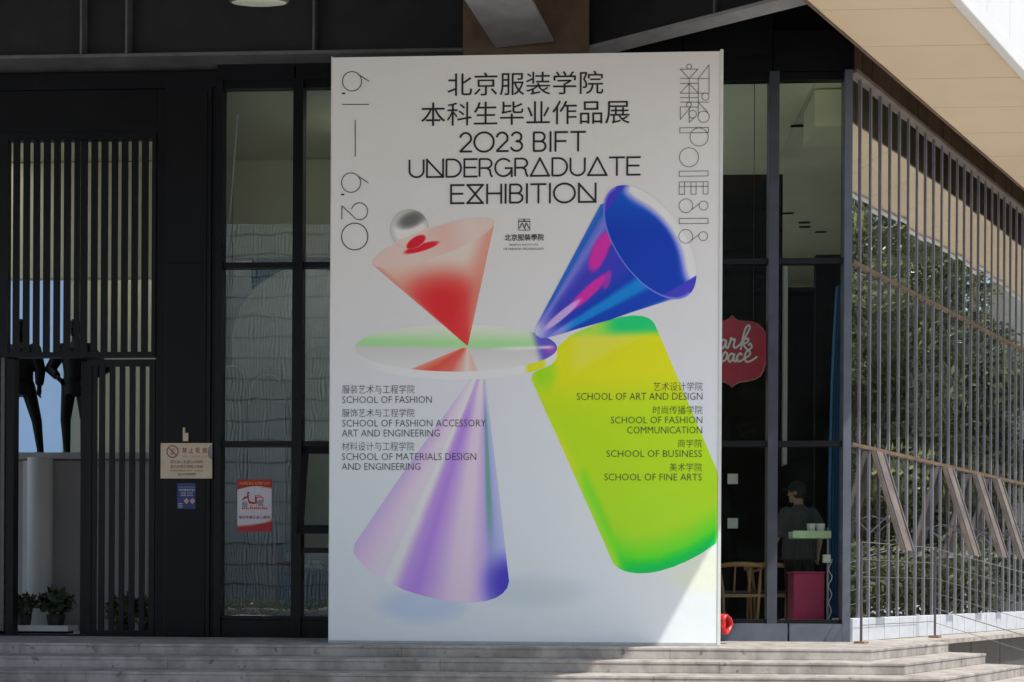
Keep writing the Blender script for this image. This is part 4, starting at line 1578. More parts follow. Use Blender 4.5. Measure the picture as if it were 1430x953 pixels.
# the raking flight down beside the steps
n_end = gn + 3.3
def rk(t, z):
    return WP(sb + 0.02, gn + (n_end - gn) * t, z - 0.95 * t)
for z in (HR - .02, .92, .73, .55, .36, .18):
    MB().tube([rk(0, z), rk(1, z)], 0.006 if z in (HR - .02, .36) else 0.0035, 6).build('cable', CABLE, RAIL)
for t in (0.42, 1.0):
    n_ = gn + (n_end - gn) * t
    zb = -RISER * min(NSTEP, max(1, math.floor((n_ - n_edge) / TREAD) + 1)) if n_ > n_edge else 0
    a = WP(sb + 0.02, n_, GZ)
    b = rk(t, HR)
    MB().obox((a + b) / 2, (E2[0] * .008, E2[1] * .008, 0), (N2[0] * .012, N2[1] * .012, 0), (0, 0, (b[2] - a[2]) / 2)).build('post', POSTM, RAIL)

# ------------------------------------------------------------------ RED ROLL BEHIND THE BOARD
xr_ = PY(1011, 868, -0.75)
MB().box(br - 1.2, br - 0.02, BY + .422, -0.66, 0.002, xr_[2] - 0.075).build('rear_brace', BLACK, BOARD)
ROLL_ = thing('red_roll', 'rolled red plastic cloth poking out behind the foot of the white board', 'cloth roll', (xr_[0], -0.75, xr_[2] - 0.075))
mb = MB()
vs, fs = [], []
rings = 16
RD = np.array([.80, -.60])


def rollp(u, rr, a):
    o_ = np.array([xr_[0] - .02, -.75]) + RD * (-.45 + .53 * u)
    s_ = np.array([-RD[1], RD[0]]) * rr * math.cos(a) * .85
    return (o_[0] - s_[0], o_[1] - s_[1], xr_[2] + rr * math.sin(a) - .03 * u)


for i in range(rings):
    u = i / (rings - 1)
    x = xr_[0] - 0.45 + 0.53 * u
    r = 0.075 + 0.025 * u ** 2 + 0.006 * math.sin(9 * u)
    for k in range(24):
        a = 2 * math.pi * k / 24
        rr = r * (1 + .12 * math.sin(3 * a + 5 * u) + .05 * math.sin(7 * a + 11 * u))
        vs.append(rollp(u, rr, a))
for i in range(rings):          # inner wall of the roll
    u = 1 - i / (rings - 1)
    x = xr_[0] - 0.45 + 0.53 * u
    r = 0.062 + 0.02 * u ** 2
    for k in range(24):
        a = 2 * math.pi * k / 24
        rr = r * (1 + .12 * math.sin(3 * a + 5 * u) + .05 * math.sin(7 * a + 11 * u))
        vs.append(rollp(u, rr, a))
for i in range(2 * rings - 1):
    for k in range(24):
        fs.append((i * 24 + k, i * 24 + (k + 1) % 24, (i + 1) * 24 + (k + 1) % 24, (i + 1) * 24 + k))
mb.add(vs, fs).build('roll', M('red_plastic', (0.62, 0.035, 0.04), 0.35, var=.15), ROLL_, smooth=True)
MB().tube([rollp(.7, .094, a) for a in np.linspace(0, 2 * math.pi, 24)], .005, 6).build('tie', M('red_cord', (.35, .02, .03), .6), ROLL_)


# ------------------------------------------------------------------ FIGURES
def remeshed(mb, name, m, parent, voxel, sm=4):
    o = mb.build(name, m, parent)
    md = o.modifiers.new('r', 'REMESH')
    md.mode = 'VOXEL'
    md.voxel_size = voxel
    ms = o.modifiers.new('s', 'SMOOTH')
    ms.iterations = sm
    ms.factor = 0.5
    bpy.context.view_layer.update()
    dgx = bpy.context.evaluated_depsgraph_get()
    me = bpy.data.meshes.new_from_object(o.evaluated_get(dgx))
    o.modifiers.clear()
    old = o.data
    o.data = me
    me.name = name
    bpy.data.meshes.remove(old)
    me.polygons.foreach_set('use_smooth', [True] * len(me.polygons))
    return o


class Fig:
    """maps body coordinates (r = his right, f = forward, z = up from the floor) into the world"""
    def __init__(self, x, y, z, face, s=1.0):
        self.o = np.array([x, y, z])
        a = math.radians(face)
        self.f = np.array([math.cos(a), math.sin(a), 0])
        self.r = np.array([math.sin(a), -math.cos(a), 0])
        self.s = s

    def p(self, r, f, z):
        return self.o + self.s * (self.r * r + self.f * f + UP * z)

    def loft(self, mb, rings, n=28):
        vs, fs = [], []
        for (r, f, z, a, b) in rings:
            for k in range(n):
                t = 2 * math.pi * k / n
                vs.append(self.p(r + a * math.cos(t), f + b * math.sin(t), z))
        for i in range(len(rings) - 1):
            for k in range(n):
                fs.append((i * n + k, i * n + (k + 1) % n, (i + 1) * n + (k + 1) % n, (i + 1) * n + k))
        fs.append(tuple(reversed(range(n))))
        fs.append(tuple(range((len(rings) - 1) * n, len(rings) * n)))
        mb.add(vs, fs)

    def limb(self, mb, pts, rs, n=14):
        P = [self.p(*q_) for q_ in pts]
        # rounded ends
        mb.tube(P, [r * self.s for r in rs], n)
        for q_, r in zip(P, rs):
            self.ball(mb, q_, r * self.s)

    def ball(self, mb, c, r, n=10, sq=(1, 1, 1)):
        vs, fs = [], []
        for i in range(n + 1):
            th = math.pi * i / n
            for k in range(2 * n):
                ph = math.pi * k / n
                vs.append(c + r * (self.r * math.sin(th) * math.cos(ph) * sq[0] + self.f * math.sin(th) * math.sin(ph) * sq[1] + UP * math.cos(th) * sq[2]))
        for i in range(n):
            for k in range(2 * n):
                fs.append((i * 2 * n + k, (i + 1) * 2 * n + k, (i + 1) * 2 * n + (k + 1) % (2 * n), i * 2 * n + (k + 1) % (2 * n)))
        mb.add(vs, fs)


def head(F, mb, c, turn, h=1.0):
    """head with brow, nose, lips, chin and ears; returns a sub-frame facing the way it looks"""
    G = Fig(*c, turn, F.s * h)
    G.ball(mb, G.p(0, 0, 0.02), .098 * G.s, 14, (.80, 1.0, 1.08))
    G.ball(mb, G.p(0, .028, -.055), .066 * G.s, 12, (.86, .95, 1.05))
    G.ball(mb, G.p(0, .07, -.1), .026 * G.s, 8)
    G.limb(mb, [(0, .088, .012), (0, .112, -.028)], [.009, .014])
    G.limb(mb, [(-.018, .088, -.062), (.018, .088, -.062)], [.010, .010])
    G.limb(mb, [(-.04, .083, .022), (.04, .083, .022)], [.012, .012])
    for sg in (-1, 1):
        G.ball(mb, G.p(.083 * sg, -.008, -.012), .03 * G.s, 8, (.35, .7, 1.1))
    return G


def hand(F, mb, w, d, side):
    """relaxed hand hanging from wrist w along unit direction d (body coordinates)"""
    w, d = np.array(w, float), np.array(d, float)
    d = d / np.linalg.norm(d)
    fwd = np.array([0, 1, 0.0])
    fwd = fwd - d * (fwd @ d)
    fwd = fwd / np.linalg.norm(fwd)
    inn = np.cross(d, fwd) * side
    F.limb(mb, [w, w + d * .05, w + d * .085], [.027, .033, .030])
    for i, (o_, L) in enumerate(((.030, .066), (.010, .075), (-.010, .070), (-.029, .056))):
        b = w + d * .085 + fwd * o_
        F.limb(mb, [b, b + d * L * .5 + inn * .006, b + d * L * .85 + inn * .022], [.0095, .009, .0075], 8)
    b = w + d * .03 + fwd * .03
    F.limb(mb, [b, b + d * .03 + fwd * .022 + inn * .01, b + d * .06 + fwd * .026 + inn * .02], [.012, .011, .009], 8)


SKIN = M('skin', (0.42, 0.25, 0.17), 0.55, var=.06)
PERSON_Y = 1.0
FLOOR_C = 0.10
part(MB().box(fx(820), K[0] - .3, 0.12, 2.95, 0.002, FLOOR_C), 'cafe_floor', PALE)
px0 = fx(1117, PERSON_Y)
PER = thing('person', 'person in charcoal T-shirt and black cap seen from behind through the café window', 'person', (px0, PERSON_Y, FLOOR_C))
F = Fig(px0, PERSON_Y, FLOOR_C, 108, 1.0)
bm_ = MB()
F.loft(bm_, [(0, 0, .90, .15, .11), (0, .01, 1.05, .145, .10), (0, .015, 1.25, .17, .115), (0, .005, 1.40, .185, .11), (0, -.005, 1.47, .12, .08), (0, .0, 1.50, .06, .06)])
F.limb(bm_, [(0, 0, 1.46), (0, .02, 1.58)], [.062, .056])
hg = head(F, bm_, F.p(-.015, .03, 1.665), 150)
for sg, el, wr in ((-1, (-.285, -.03, 1.17), (-.30, .12, .985)), (1, (.27, -.03, 1.17), (.275, .04, .93))):
    F.limb(bm_, [(.175 * sg, 0, 1.42), el, ((el[0] + wr[0]) / 2, (el[1] + wr[1]) / 2, (el[2] + wr[2]) / 2), wr], [.055, .042, .040, .027])
    dirv = np.array(wr) - np.array(el)
    hand(F, bm_, wr, dirv, sg)
    F.limb(bm_, [(.09 * sg, 0, .92), (.10 * sg, .02 * sg, .50), (.10 * sg, -.03 + .03 * sg, .09)], [.088, .06, .042])
    F.limb(bm_, [(.10 * sg, -.05, .05), (.105 * sg, .13, .035)], [.04, .032])
remeshed(bm_, 'body', SKIN, PER, .009, 3)
TS = M('charcoal_cotton', (0.06, 0.06, 0.067), 0.85, var=.15, scale=12, bump=.4, bscale=14)
sh_ = MB()
F.loft(sh_, [(.0, -.01, .84, .225, .155), (.0, -.01, .90, .222, .15), (0, 0, 1.05, .215, .142), (0, .005, 1.22, .225, .148), (0, .0, 1.36, .225, .138), (0, -.005, 1.44, .175, .11), (0, 0, 1.49, .085, .078), (0, 0, 1.515, .07, .068)])
for sg, el in ((-1, (-.285, -.03, 1.17)), (1, (.27, -.03, 1.17))):
    F.limb(sh_, [(.17 * sg, 0, 1.40), (.225 * sg, -.012, 1.30), (el[0] * 1.0, el[1], el[2] + .02)], [.088, .088, .083])
for i in range(5):   # cloth folds down the back
    u = -.14 + .07 * i
    F.limb(sh_, [(u, -.142, .86), (u * .8 + .02, -.140, 1.08), (u * .5, -.120, 1.28)], [.014, .012, .006])
remeshed(sh_, 'tshirt', TS, PER, .011, 3)
tr_ = MB()
F.loft(tr_, [(0, 0, .80, .17, .13), (0, 0, .92, .165, .125), (0, 0, 1.0, .16, .12)])
for sg in (-1, 1):
    F.limb(tr_, [(.085 * sg, 0, .88), (.10 * sg, .02 * sg, .50), (.10 * sg, -.03 + .03 * sg, .10)], [.108, .085, .07])
remeshed(tr_, 'trousers', M('black_cotton', (.012, .012, .014), .85), PER, .012, 2)
cp = MB()
hg.ball(cp, hg.p(0, -.004, .048), .110 * hg.s, 12, (.86, 1.0, .85))
for i in range(6):
    hg.limb(cp, [(-.06 + .024 * i, .075, .055), ((-.06 + .024 * i) * .8, .165, .035)], [.012, .009], 8)
CAP = M('black_cap', (.012, .012, .014), .8)
remeshed(cp, 'cap', CAP, PER, .007, 2)
hr = MB()
hg.ball(hr, hg.p(0, -.022, .0), .098 * hg.s, 12, (.86, .9, .95))
remeshed(hr, 'hair', M('black_hair', (.01, .009, .009), .6), PER, .008, 1)
for sg in (-1, 1):
    sb_ = MB()
    F.limb(sb_, [(.10 * sg, -.06, .045), (.105 * sg, .06, .045), (.108 * sg, .15, .035)], [.045, .046, .036])
    remeshed(sb_, 'shoe', CAP, PER, .01, 1)

# black mannequins on the gallery
GALZ = fz(633, 1.8, 80) - 0.02
part(MB().box(-12, fx(226), 1.71, 3.65, GALZ - .2, GALZ), 'gallery_floor', M('gallery_vinyl', (.5, .55, .6), .5))
MANN = M('black_gloss', (.003, .003, .004), .45, var=.2, spec=.2)


def mannequin(label, px, arms, stride, z0, width=1.0):
    x = fx(px, 2.3)
    t = thing('mannequin', label, 'mannequin', (x, 2.3, z0), 'black mannequins on the gallery')
    G = Fig(x, 2.3, z0, -90, 1.05)
    m_ = MB()
    G.loft(m_, [(0, 0, .80, .16, .12), (0, 0, .95, .175 * width, .13), (0, 0, 1.08, .12, .10), (0, 0, 1.25, .155, .11), (0, 0, 1.40, .175, .10), (0, 0, 1.47, .10, .07), (0, 0, 1.50, .055, .055)])
    G.limb(m_, [(0, 0, 1.46), (0, .01, 1.58)], [.052, .046])
    head(G, m_, G.p(0, .02, 1.67), -90)
    for sg in (-1, 1):
        el, wr = arms[sg]
        G.limb(m_, [(.175 * sg, 0, 1.41), el, wr], [.055, .045, .03])
        hand(G, m_, wr, np.array(wr) - np.array(el), sg)
        G.limb(m_, [(.09 * sg, 0, .90), (.10 * sg + stride * .5 * sg, .05 * sg, .48), (.09 * sg + stride * sg, .0, .07)], [.095, .065, .042])
        G.limb(m_, [(.09 * sg + stride * sg, -.03, .05), (.09 * sg + stride * sg, .14, .03)], [.038, .03])
    remeshed(m_, 'body', MANN, t, .011, 2)
    c = MB()
    G.loft(c, [(0, 0, 1.0, .15, .125), (0, 0, 1.1, .15, .12), (0, 0, 1.28, .185, .135), (0, 0, 1.40, .20, .125), (0, 0, 1.48, .09, .08)])
    for sg in (-1, 1):
        el, wr = arms[sg]
        G.limb(c, [(.175 * sg, 0, 1.40), el], [.085, .07])
        G.limb(c, [el, tuple(np.array(el) * .3 + np.array(wr) * .7)], [.07, .055])
    remeshed(c, 'jacket', M('black_leather', (.004, .004, .005), .5, var=.3, scale=20, bump=.4, bscale=25, spec=.2), t, .012, 2)
    MB().loft([(x, 2.3, z0 - .012, .2, .2), (x, 2.3, z0 + .0, .2, .2)], 24).build('base_plate', BLACK, t)
    return t


mannequin('black mannequin in a jacket with trailing leg at the left edge of the doorway', 30, {-1: ((-.24, -.02, 1.14), (-.26, .05, .90)), 1: ((.24, -.02, 1.14), (.27, .03, .88))}, .17, GALZ + .012)
mannequin('black mannequin with a hand on its hip beside the sliding slatted door', 106, {-1: ((-.36, -.06, 1.16), (-.20, .06, 1.02)), 1: ((.36, -.06, 1.16), (.20, .06, 1.02))}, .02, GALZ + .012, 1.1)


# ------------------------------------------------------------------ PLANTS
LEAF = M('dark_leaf', (.035, .06, .02), .5, var=.4, scale=20)
LEAF2 = M('mid_leaf', (.07, .12, .03), .5, var=.4, scale=20)


def leaf_cloud(n, c, r, size, rng, mb):
    for _ in range(n):
        d_ = rng.normal(size=3)
        d_ /= np.linalg.norm(d_)
        p_ = np.array(c) + d_ * np.array(r) * rng.uniform(.35, 1.0)
        a = rng.normal(size=3)
        a /= np.linalg.norm(a)
        b = np.cross(a, d_)
        b /= np.linalg.norm(b) + 1e-9
        s = size * rng.uniform(.6, 1.3)
        mb.add([p_ - a * s, p_ + b * s * .45, p_ + a * s, p_ - b * s * .45], [(0, 1, 2, 3)])


POTM = M('dark_pot', (.03, .028, .026), .6)


def potted(label, x, y, z, r, h, group, m=LEAF, n=260):
    t = thing('potted_plant', label, 'plant', (x, y, z), group)
    MB().loft([(x, y, z, r * .42, r * .42), (x, y, z + .13, r * .52, r * .52)], 20).build('pot', POTM, t, smooth=False)
    m_ = MB()
    leaf_cloud(n, (x, y, z + .13 + h * .5), (r, r * .8, h * .55), r * .33, RNG, m_)
    m_.build('foliage', m, t)
    return t


TRO = thing('planter_tray', 'long white tray holding the leafy plants just inside the entrance', 'tray', (fx(63, .7), .7, 0.0))
MB().box(fx(22, .7), fx(104, .7), .55, .85, 0.03, .10).build('tray', PALE, TRO, bevel=.01)
MB().box(fx(26, .7), fx(100, .7), .6, .8, 0.0, .03).build('plinth', BLACK2, TRO)
gp_ = 'dark leafy plants inside the entrance'
potted('dark leafy plant at the left end of the white tray, half behind the door stile', fx(36, .7), .7, .10, .17, .26, gp_)
potted('fuller dark leafy plant in the middle of the doorway', fx(80, .7), .7, .10, .22, .32, gp_)
potted('lighter green plant behind the sliding slatted door', fx(176, .6), .6, .0, .24, .34, gp_, LEAF2)
potted('small pale green plant behind the last slats of the sliding door', fx(206, .7), .7, .0, .14, .36, gp_, LEAF2, 160)
gp2 = 'low plants along the window foot'
for i, (px, lb) in enumerate(((332, 'low green plant at the left foot of the poster window'), (362, 'low green plant at the middle foot of the poster window'), (392, 'low green plant at the right foot of the poster window'), (436, 'green plant under the tilted window, nearer the frame'), (456, 'green plant under the tilted window, nearer the white board'))):
    potted(lb, fx(px, .35), .35, .02, .13, .2 if i < 3 else .34, gp2, LEAF2, 120)

# ------------------------------------------------------------------ ROOM FURNITURE BEHIND THE LEFT WINDOWS
WOOD = M('brown_veneer', (.20, .115, .075), .5, var=.2, scale=3, streak=(8, 8, 1))
CAB = thing('wooden_cabinet', 'plain brown wooden cabinet standing behind the poster window', 'cabinet', (fx(352, 1.0), 1.0, 0))
MB().box(fx(318, 1.), fx(390, 1.), .9, 1.3, 0, fz(758, 1., 350)).build('carcass', WOOD, CAB, bevel=.005)
for a, b in ((320, 353), (355, 388)):
    d0 = MB().box(fx(a, .9), fx(b, .9), .882, .899, .06, fz(762, .9, 350)).build('door', WOOD, CAB, bevel=.003)
    MB().box(fx(353, .9) - .06 if a == 320 else fx(355, .9) + .04, fx(353, .9) - .04 if a == 320 else fx(355, .9) + .06, .87, .881, .5, .62).build('handle', FIN, d0)
TAB = thing('covered_table', 'table under a dark grey cloth beside the brown cabinet', 'table', (fx(430, 1.2), 1.2, 0))
CLOTH = M('grey_cloth', (.10, .11, .13), .85, var=.2, scale=5)
MB().box(fx(396, 1.2), fx(466, 1.2), 1.1, 1.7, fz(803, 1.2, 430), fz(797, 1.2, 430)).build('tabletop', CLOTH, TAB, bevel=.008)
dr = MB()
nfo = 50
vs, fs = [], []
xa, xb, zt_ = fx(396, 1.2), fx(466, 1.2), fz(803, 1.2, 430)
for i in range(nfo):
    u = i / (nfo - 1)
    for j, z in enumerate((zt_, zt_ * .5, .03)):
        vs.append((xa + (xb - xa) * u, 1.098 - .02 * j * (1 + math.sin(u * 60)), z))
for i in range(nfo - 1):
    for j in range(2):
        fs.append((i * 3 + j, i * 3 + j + 1, (i + 1) * 3 + j + 1, (i + 1) * 3 + j))
dr.add(vs, fs).build('cloth_drop', CLOTH, TAB, smooth=True)
for lx_ in (398, 462):
    for ly_ in (1.14, 1.66):
        MB().box(fx(lx_, 1.2), fx(lx_, 1.2) + .03, ly_, ly_ + .03, 0, zt_).build('leg', BLACK, TAB)
ztab = fz(797, 1.2, 430)
BOT = thing('bottle', 'clear plastic bottle standing on the covered table beside the mullion', 'bottle', (fx(403, 1.3), 1.3, ztab))
bx, by = fx(403, 1.3), 1.3
MB().loft([(bx, by, ztab, .035, .035), (bx, by, ztab + .15, .035, .035), (bx, by, ztab + .19, .015, .015), (bx, by, ztab + .23, .014, .014)], 16).build('bottle_body', M('clear_plastic', (.5, .55, .58), .15), BOT, smooth=True)
MB().loft([(bx, by, ztab + .231, .016, .016), (bx, by, ztab + .255, .016, .016)], 16).build('cap', RED, BOT)
MB().loft([(bx, by, ztab + .05, .0355, .0355), (bx, by, ztab + .12, .0355, .0355)], 16).build('paper_band', RED, BOT)
FOLD = thing('folded_cloth', 'crumpled white cloth lying on the covered table under the tilted window', 'cloth', (fx(438, 1.3), 1.3, ztab))
m_ = MB()
Fd = Fig(fx(438, 1.3), 1.3, ztab, 90)
for i in range(7):
    Fd.limb(m_, [(-.12 + .02 * i, -.05 + .02 * (i % 3), .03 + .012 * i), (.12 - .01 * i, .04 - .02 * (i % 2), .035 + .012 * i)], [.035, .03])
remeshed(m_, 'cloth', PALE, FOLD, .012, 3)
MB().tube([Fd.p(-.1, -.03, .06), Fd.p(0, -.06, .1), Fd.p(.1, .0, .09)], .008, 6).build('hem', PALE, FOLD)

# ------------------------------------------------------------------ CAFÉ
sg_y = 0.30
SGN = thing('hanging_sign', 'crimson ogee-shaped café sign with white script hanging behind the glass', 'sign', PY(1022, 438, sg_y))


def qk(px, py):
    return (990 + px / 2.977, 300 + py / 2.977)


half = [(97, 420), (106, 432), (124, 442), (150, 444), (176, 446), (200, 454), (222, 472), (235, 496), (240, 530), (240, 566), (235, 610), (226, 645), (214, 668), (192, 682), (160, 690), (128, 694), (108, 704), (97, 716)]
poly = half + [(194 - a, b) for a, b in half[-2:0:-1]]
o3 = [PY(*qk(a, b), sg_y)[[0, 2]] for a, b in poly]
bd_ = MB().slab(o3, sg_y, sg_y + .03).build('sign_board', M('crimson_paint', (.46, .022, .06), .4, var=.1), SGN)
rimp = [PY(*qk(a, b), sg_y)[[0, 2]] for a, b in poly]
MB().tube([(p_[0], sg_y + .015, p_[1]) for p_ in rimp + rimp[:1]], .012, 6).build('rim', M('gold_rim', (.35, .22, .12), .4, metal=.5), SGN)
mb = MB()
SW = 8.0
sc_ = lambda pts, w=SW: ribbon(mb, [PY(*qk(*q_), sg_y - .003)[[0, 2]] for q_ in smooth_line(pts)], w / 2.977 * .0082, sg_y - .003)


def smooth_line(pts, n=6):
    P = [np.array(p_, float) for p_ in pts]
    P = [2 * P[0] - P[1]] + P + [2 * P[-1] - P[-2]]
    out = []
    for i in range(1, len(P) - 2):
        for k in range(n):
            t = k / n
            a, b, c, d_ = P[i - 1], P[i], P[i + 1], P[i + 2]
            out.append(.5 * (2 * b + (c - a) * t + (2 * a - 5 * b + 4 * c - d_) * t * t + (3 * b - a - 3 * c + d_) * t ** 3))
    out.append(P[-2])
    return out


for pts in ([(70, 524), (58, 520), (46, 540), (52, 556), (64, 548), (72, 522), (70, 548), (78, 556)],
            [(78, 556), (88, 530), (92, 512), (98, 520), (108, 518), (104, 538), (104, 552), (112, 554)],
            [(112, 554), (132, 536), (158, 496), (170, 470), (164, 460), (152, 474), (140, 516), (132, 562)],
            [(136, 538), (150, 518), (164, 516), (160, 530), (142, 537)], [(142, 537), (152, 553), (164, 562), (178, 550), (172, 536), (164, 544)],
            [(8, 566), (14, 520), (24, 480)], [(-6, 500), (10, 474), (36, 468), (46, 486), (36, 510), (14, 520)],
            [(50, 580), (54, 600), (44, 650)], [(52, 596), (66, 572), (76, 580), (70, 602), (54, 612)],
            [(104, 582), (92, 578), (80, 596), (86, 612), (98, 602), (106, 578), (102, 604), (112, 612)],
            [(112, 612), (118, 588), (130, 576), (138, 584)], [(130, 576), (118, 592), (122, 610), (136, 606), (146, 598)],
            [(146, 598), (162, 590), (172, 576), (162, 566), (152, 578), (148, 598), (158, 612), (178, 606), (200, 590)],
            [(40, 572), (24, 564), (10, 580), (34, 600), (26, 618), (0, 610)]):
    sc_(pts)
mb.build('script_lettering', M('sign_white', (.72, .70, .72), .5, var=.02), SGN)
for dx_ in (-.25, .25):
    x_ = PY(1022, 438, sg_y)[0] + dx_
    MB().tube([(x_, sg_y + .015, fz(452, sg_y, 1022)), (x_, sg_y + .015, 6.458)], .004, 5).build('hanger', BLACK, SGN)

OAK = M('oak', (.36, .20, .095), .5, var=.2, scale=4, streak=(6, 6, 1))
SEATM = M('black_seat', (.012, .012, .013), .5)


def chair(label, px, y, rz):
    x = fx(px, y)
    t = thing('wooden_chair', label, 'chair', (0, 0, 0), 'wooden café chairs behind the glass')
    MB().box(-.23, .23, -.21, .21, .43, .47).build('seat', SEATM, t, bevel=.015)
    MB().box(-.235, .235, -.215, .215, .39, .428).build('seat_frame', OAK, t, bevel=.008)
    for sx_ in (-1, 1):
        MB().tube([(.20 * sx_, -.19, 0), (.22 * sx_, -.20, .45), (.25 * sx_, -.17, .72)], [.014, .019, .014], 10).build('leg', OAK, t, smooth=True)
        MB().tube([(.20 * sx_, .20, 0), (.21 * sx_, .2, .45), (.23 * sx_, .12, .74)], [.014, .019, .014], 10).build('leg', OAK, t, smooth=True)
    pts = [(.30 * math.cos(a), -.02 - .26 * math.sin(a), .735 + .05 * math.sin(a)) for a in np.linspace(-.55, math.pi + .55, 26)]
    MB().tube(pts, [.017 + .012 * max(0, math.sin(a)) for a in np.linspace(-.55, math.pi + .55, 26)], 10).build('back_rail', OAK, t, smooth=True)
    for u in (-.09, .09):
        MB().tube([(u, -.21, .45), (u, -.27, .78)], .011, 8).build('back_spindle', OAK, t, smooth=True)
    t.location = (x, y, FLOOR_C)
    t.rotation_euler = (0, 0, rz)
    return t


chair('oak chair with a curved back rail between the white board and the grey mullion', 1030, .95, .15)
chair('oak chair partly behind the grey mullion, left of the standing person', 1077, 1.25, -.25)

MAG = M('magenta_paint', (.40, .018, .10), .45, var=.08)
PB = thing('magenta_cabinet', 'magenta box cabinet standing inside the window in front of the person', 'cabinet', (fx(1132, .55), .55, FLOOR_C))
x0, x1, z1 = fx(1110, .45), fx(1153, .45), fz(801, .45, 1130)
MB().box(x0, x1, .45, .85, FLOOR_C, z1).build('carcass', MAG, PB, bevel=.006)
MB().box(x0 - .015, x1 + .01, .435, .86, z1 + .002, z1 + .022).build('top', MAG, PB, bevel=.004)
MB().box(x1 + .002, x1 + .012, .5, .52, z1 - .2, z1 - .12).build('handle', BLACK, PB)
TS_ = thing('shelf_stand', 'pale green shelf on a thin metal pole with cables inside the window', 'shelf', (fx(1157, .4), .4, FLOOR_C))
xp = fx(1157.5, .4)
MB().tube([(xp, .4, FLOOR_C), (xp, .4, fz(737, .4, 1150))], .014, 10).build('pole', CABLE, TS_)
zt0, zt1 = fz(752, .4, 1130), fz(742, .4, 1130)
sx0, sx1 = fx(1107, .4), fx(1159, .4)
MB().box(sx0, sx1, .32, .6, zt0, zt0 + .02).build('shelf_board', M('pale_green', (.42, .55, .36), .5), TS_)
sl_ = MB()
for (a, b, c, d_) in ((sx0, sx1, .30, .318), (sx0, sx1, .602, .62)):
    sl_.box(a, b, c, d_, zt0, zt1)
for i in range(17):
    u = sx0 + (sx1 - sx0) * i / 16
    sl_.box(u - .004, u + .004, .294, .299, zt0, zt1)
sl_.build('shelf_edge', M('ribbed_green', (.50, .62, .42), .5), TS_)
MB().box(fx(1150, .4), fx(1160, .4), .34, .4, fz(786, .4, 1155), fz(775, .4, 1155)).build('socket_box', PALE, TS_, bevel=.004)
MB().tube([(xp + .02 + .02 * math.sin(i * 1.3), .36 + .02 * math.cos(i), FLOOR_C + .04 * i) for i in range(22)], .005, 6).build('cable', PALE, TS_)
MB().loft([(xp, .4, FLOOR_C, .14, .14), (xp, .4, FLOOR_C + .012, .14, .14)], 20).build('foot', CABLE, TS_)
for px, lb in ((1134, 'white tapered bowl on the left of the pale green shelf'), (1147, 'white tapered bowl at the right end of the pale green shelf')):
    x = fx(px, .42)
    zb = zt0 + .02
    cpn = thing('white_bowl', lb, 'bowl', (x, .42, zb), 'white bowls on the green shelf')
    H_ = fz(732, .42, 1140) - zb
    MB().loft([(x, .42, zb, .036, .036), (x, .42, zb + H_, .052, .052), (x, .42, zb + H_, .048, .048), (x, .42, zb + .02, .033, .033)], 24).build('bowl', PALE, cpn, smooth=False)
    MB().tube([(x + .0515 * math.cos(a), .42 + .0515 * math.sin(a), zb + H_) for a in np.linspace(0, 6.283, 28)], .003, 5).build('rim', PALE, cpn)
CUR = MB()
xa, xb = fx(1157, .62), fx(1178, .62)
vs, fs = [], []
nfo = 60
for i in range(nfo):
    u = i / (nfo - 1)
    for j in range(12):
        z = FLOOR_C + .02 + (4.15 - FLOOR_C) * j / 11
        gath = 1 - .5 * (j / 11) ** 3
        vs.append((xb + (xa - xb) * (1 - u) * gath, .62 + .05 * math.sin(u * 34 + j * .12), z))
for i in range(nfo - 1):
    for j in range(11):
        fs.append((i * 12 + j, i * 12 + j + 1, (i + 1) * 12 + j + 1, (i + 1) * 12 + j))
CUR.add(vs, fs)
cu = CUR.build('blue_curtain', M('blue_cloth', (.05, .17, .40), .8, var=.15, scale=3), None, smooth=True)
tag(cu, 'dark blue curtain gathered in the corner behind the café window', 'curtain')
for py, lb in ((669, 'white switch plate high on the dark café wall'), (731, 'white switch plate low on the dark café wall')):
    w_ = PY(1011, py, 2.98)
    w_[0] += .12
    sw = thing('switch_plate', lb, 'switch', w_, 'switch plates on the dark café wall')
    MB().box(w_[0] - .07, w_[0] + .07, 2.975, 2.998, w_[2] - .07, w_[2] + .07).build('plate', PALE, sw, bevel=.004)
    MB().box(w_[0] - .03, w_[0] + .03, 2.968, 2.974, w_[2] - .03, w_[2] + .03).build('rocker', PALE, sw)

# ------------------------------------------------------------------ THE SQUARE OPPOSITE (mirrored in the glass)
LOUV = M('pale_louvre', (.78, .80, .78), .6, var=.06, scale=.4)
OB = thing('office_block', 'tall pale office block with vertical louvres across the forecourt', 'building', (-6, -62, GZ))
MB().box(-46, 34, -80, -62.5, GZ, 27).build('wall', M('office_wall', (.05, .055, .06), .7, var=.15, scale=.3), OB)
lv = MB()
for i in range(400):
    x = -46 + i * .2
    lv.box(x, x + .138, -62.48, -62.36, GZ, 27)
lv.build('louvre', LOUV, OB)
for j in range(20):
    MB().box(-46, 34, -62.6, -62.33, 0.6 + j * 1.3, 0.675 + j * 1.3).build('floor_band', M('office_band', (.10, .105, .11), .6) if j == 0 else bpy.data.materials['office_band'], OB)
PBK = thing('pale_annexe', 'pale rendered annexe building beyond the right-hand wing', 'building', (17.5, 14, GZ))
cx_, cy_ = -9.18, -7.4
aa = math.radians(36.1)
e0 = np.array([cx_ + 36 * math.cos(aa), cy_ + 36 * math.sin(aa)])
dv = np.array([math.cos(aa), math.sin(aa)])
nv = np.array([-dv[1], dv[0]])
pw = MB().prism([tuple(e0), tuple(e0 + dv * 8), tuple(e0 + dv * 8 + nv * 9), tuple(e0 + nv * 9)], GZ, 9.6).build('wall', M('pale_render', (.70, .62, .46), .7, var=.06), PBK)
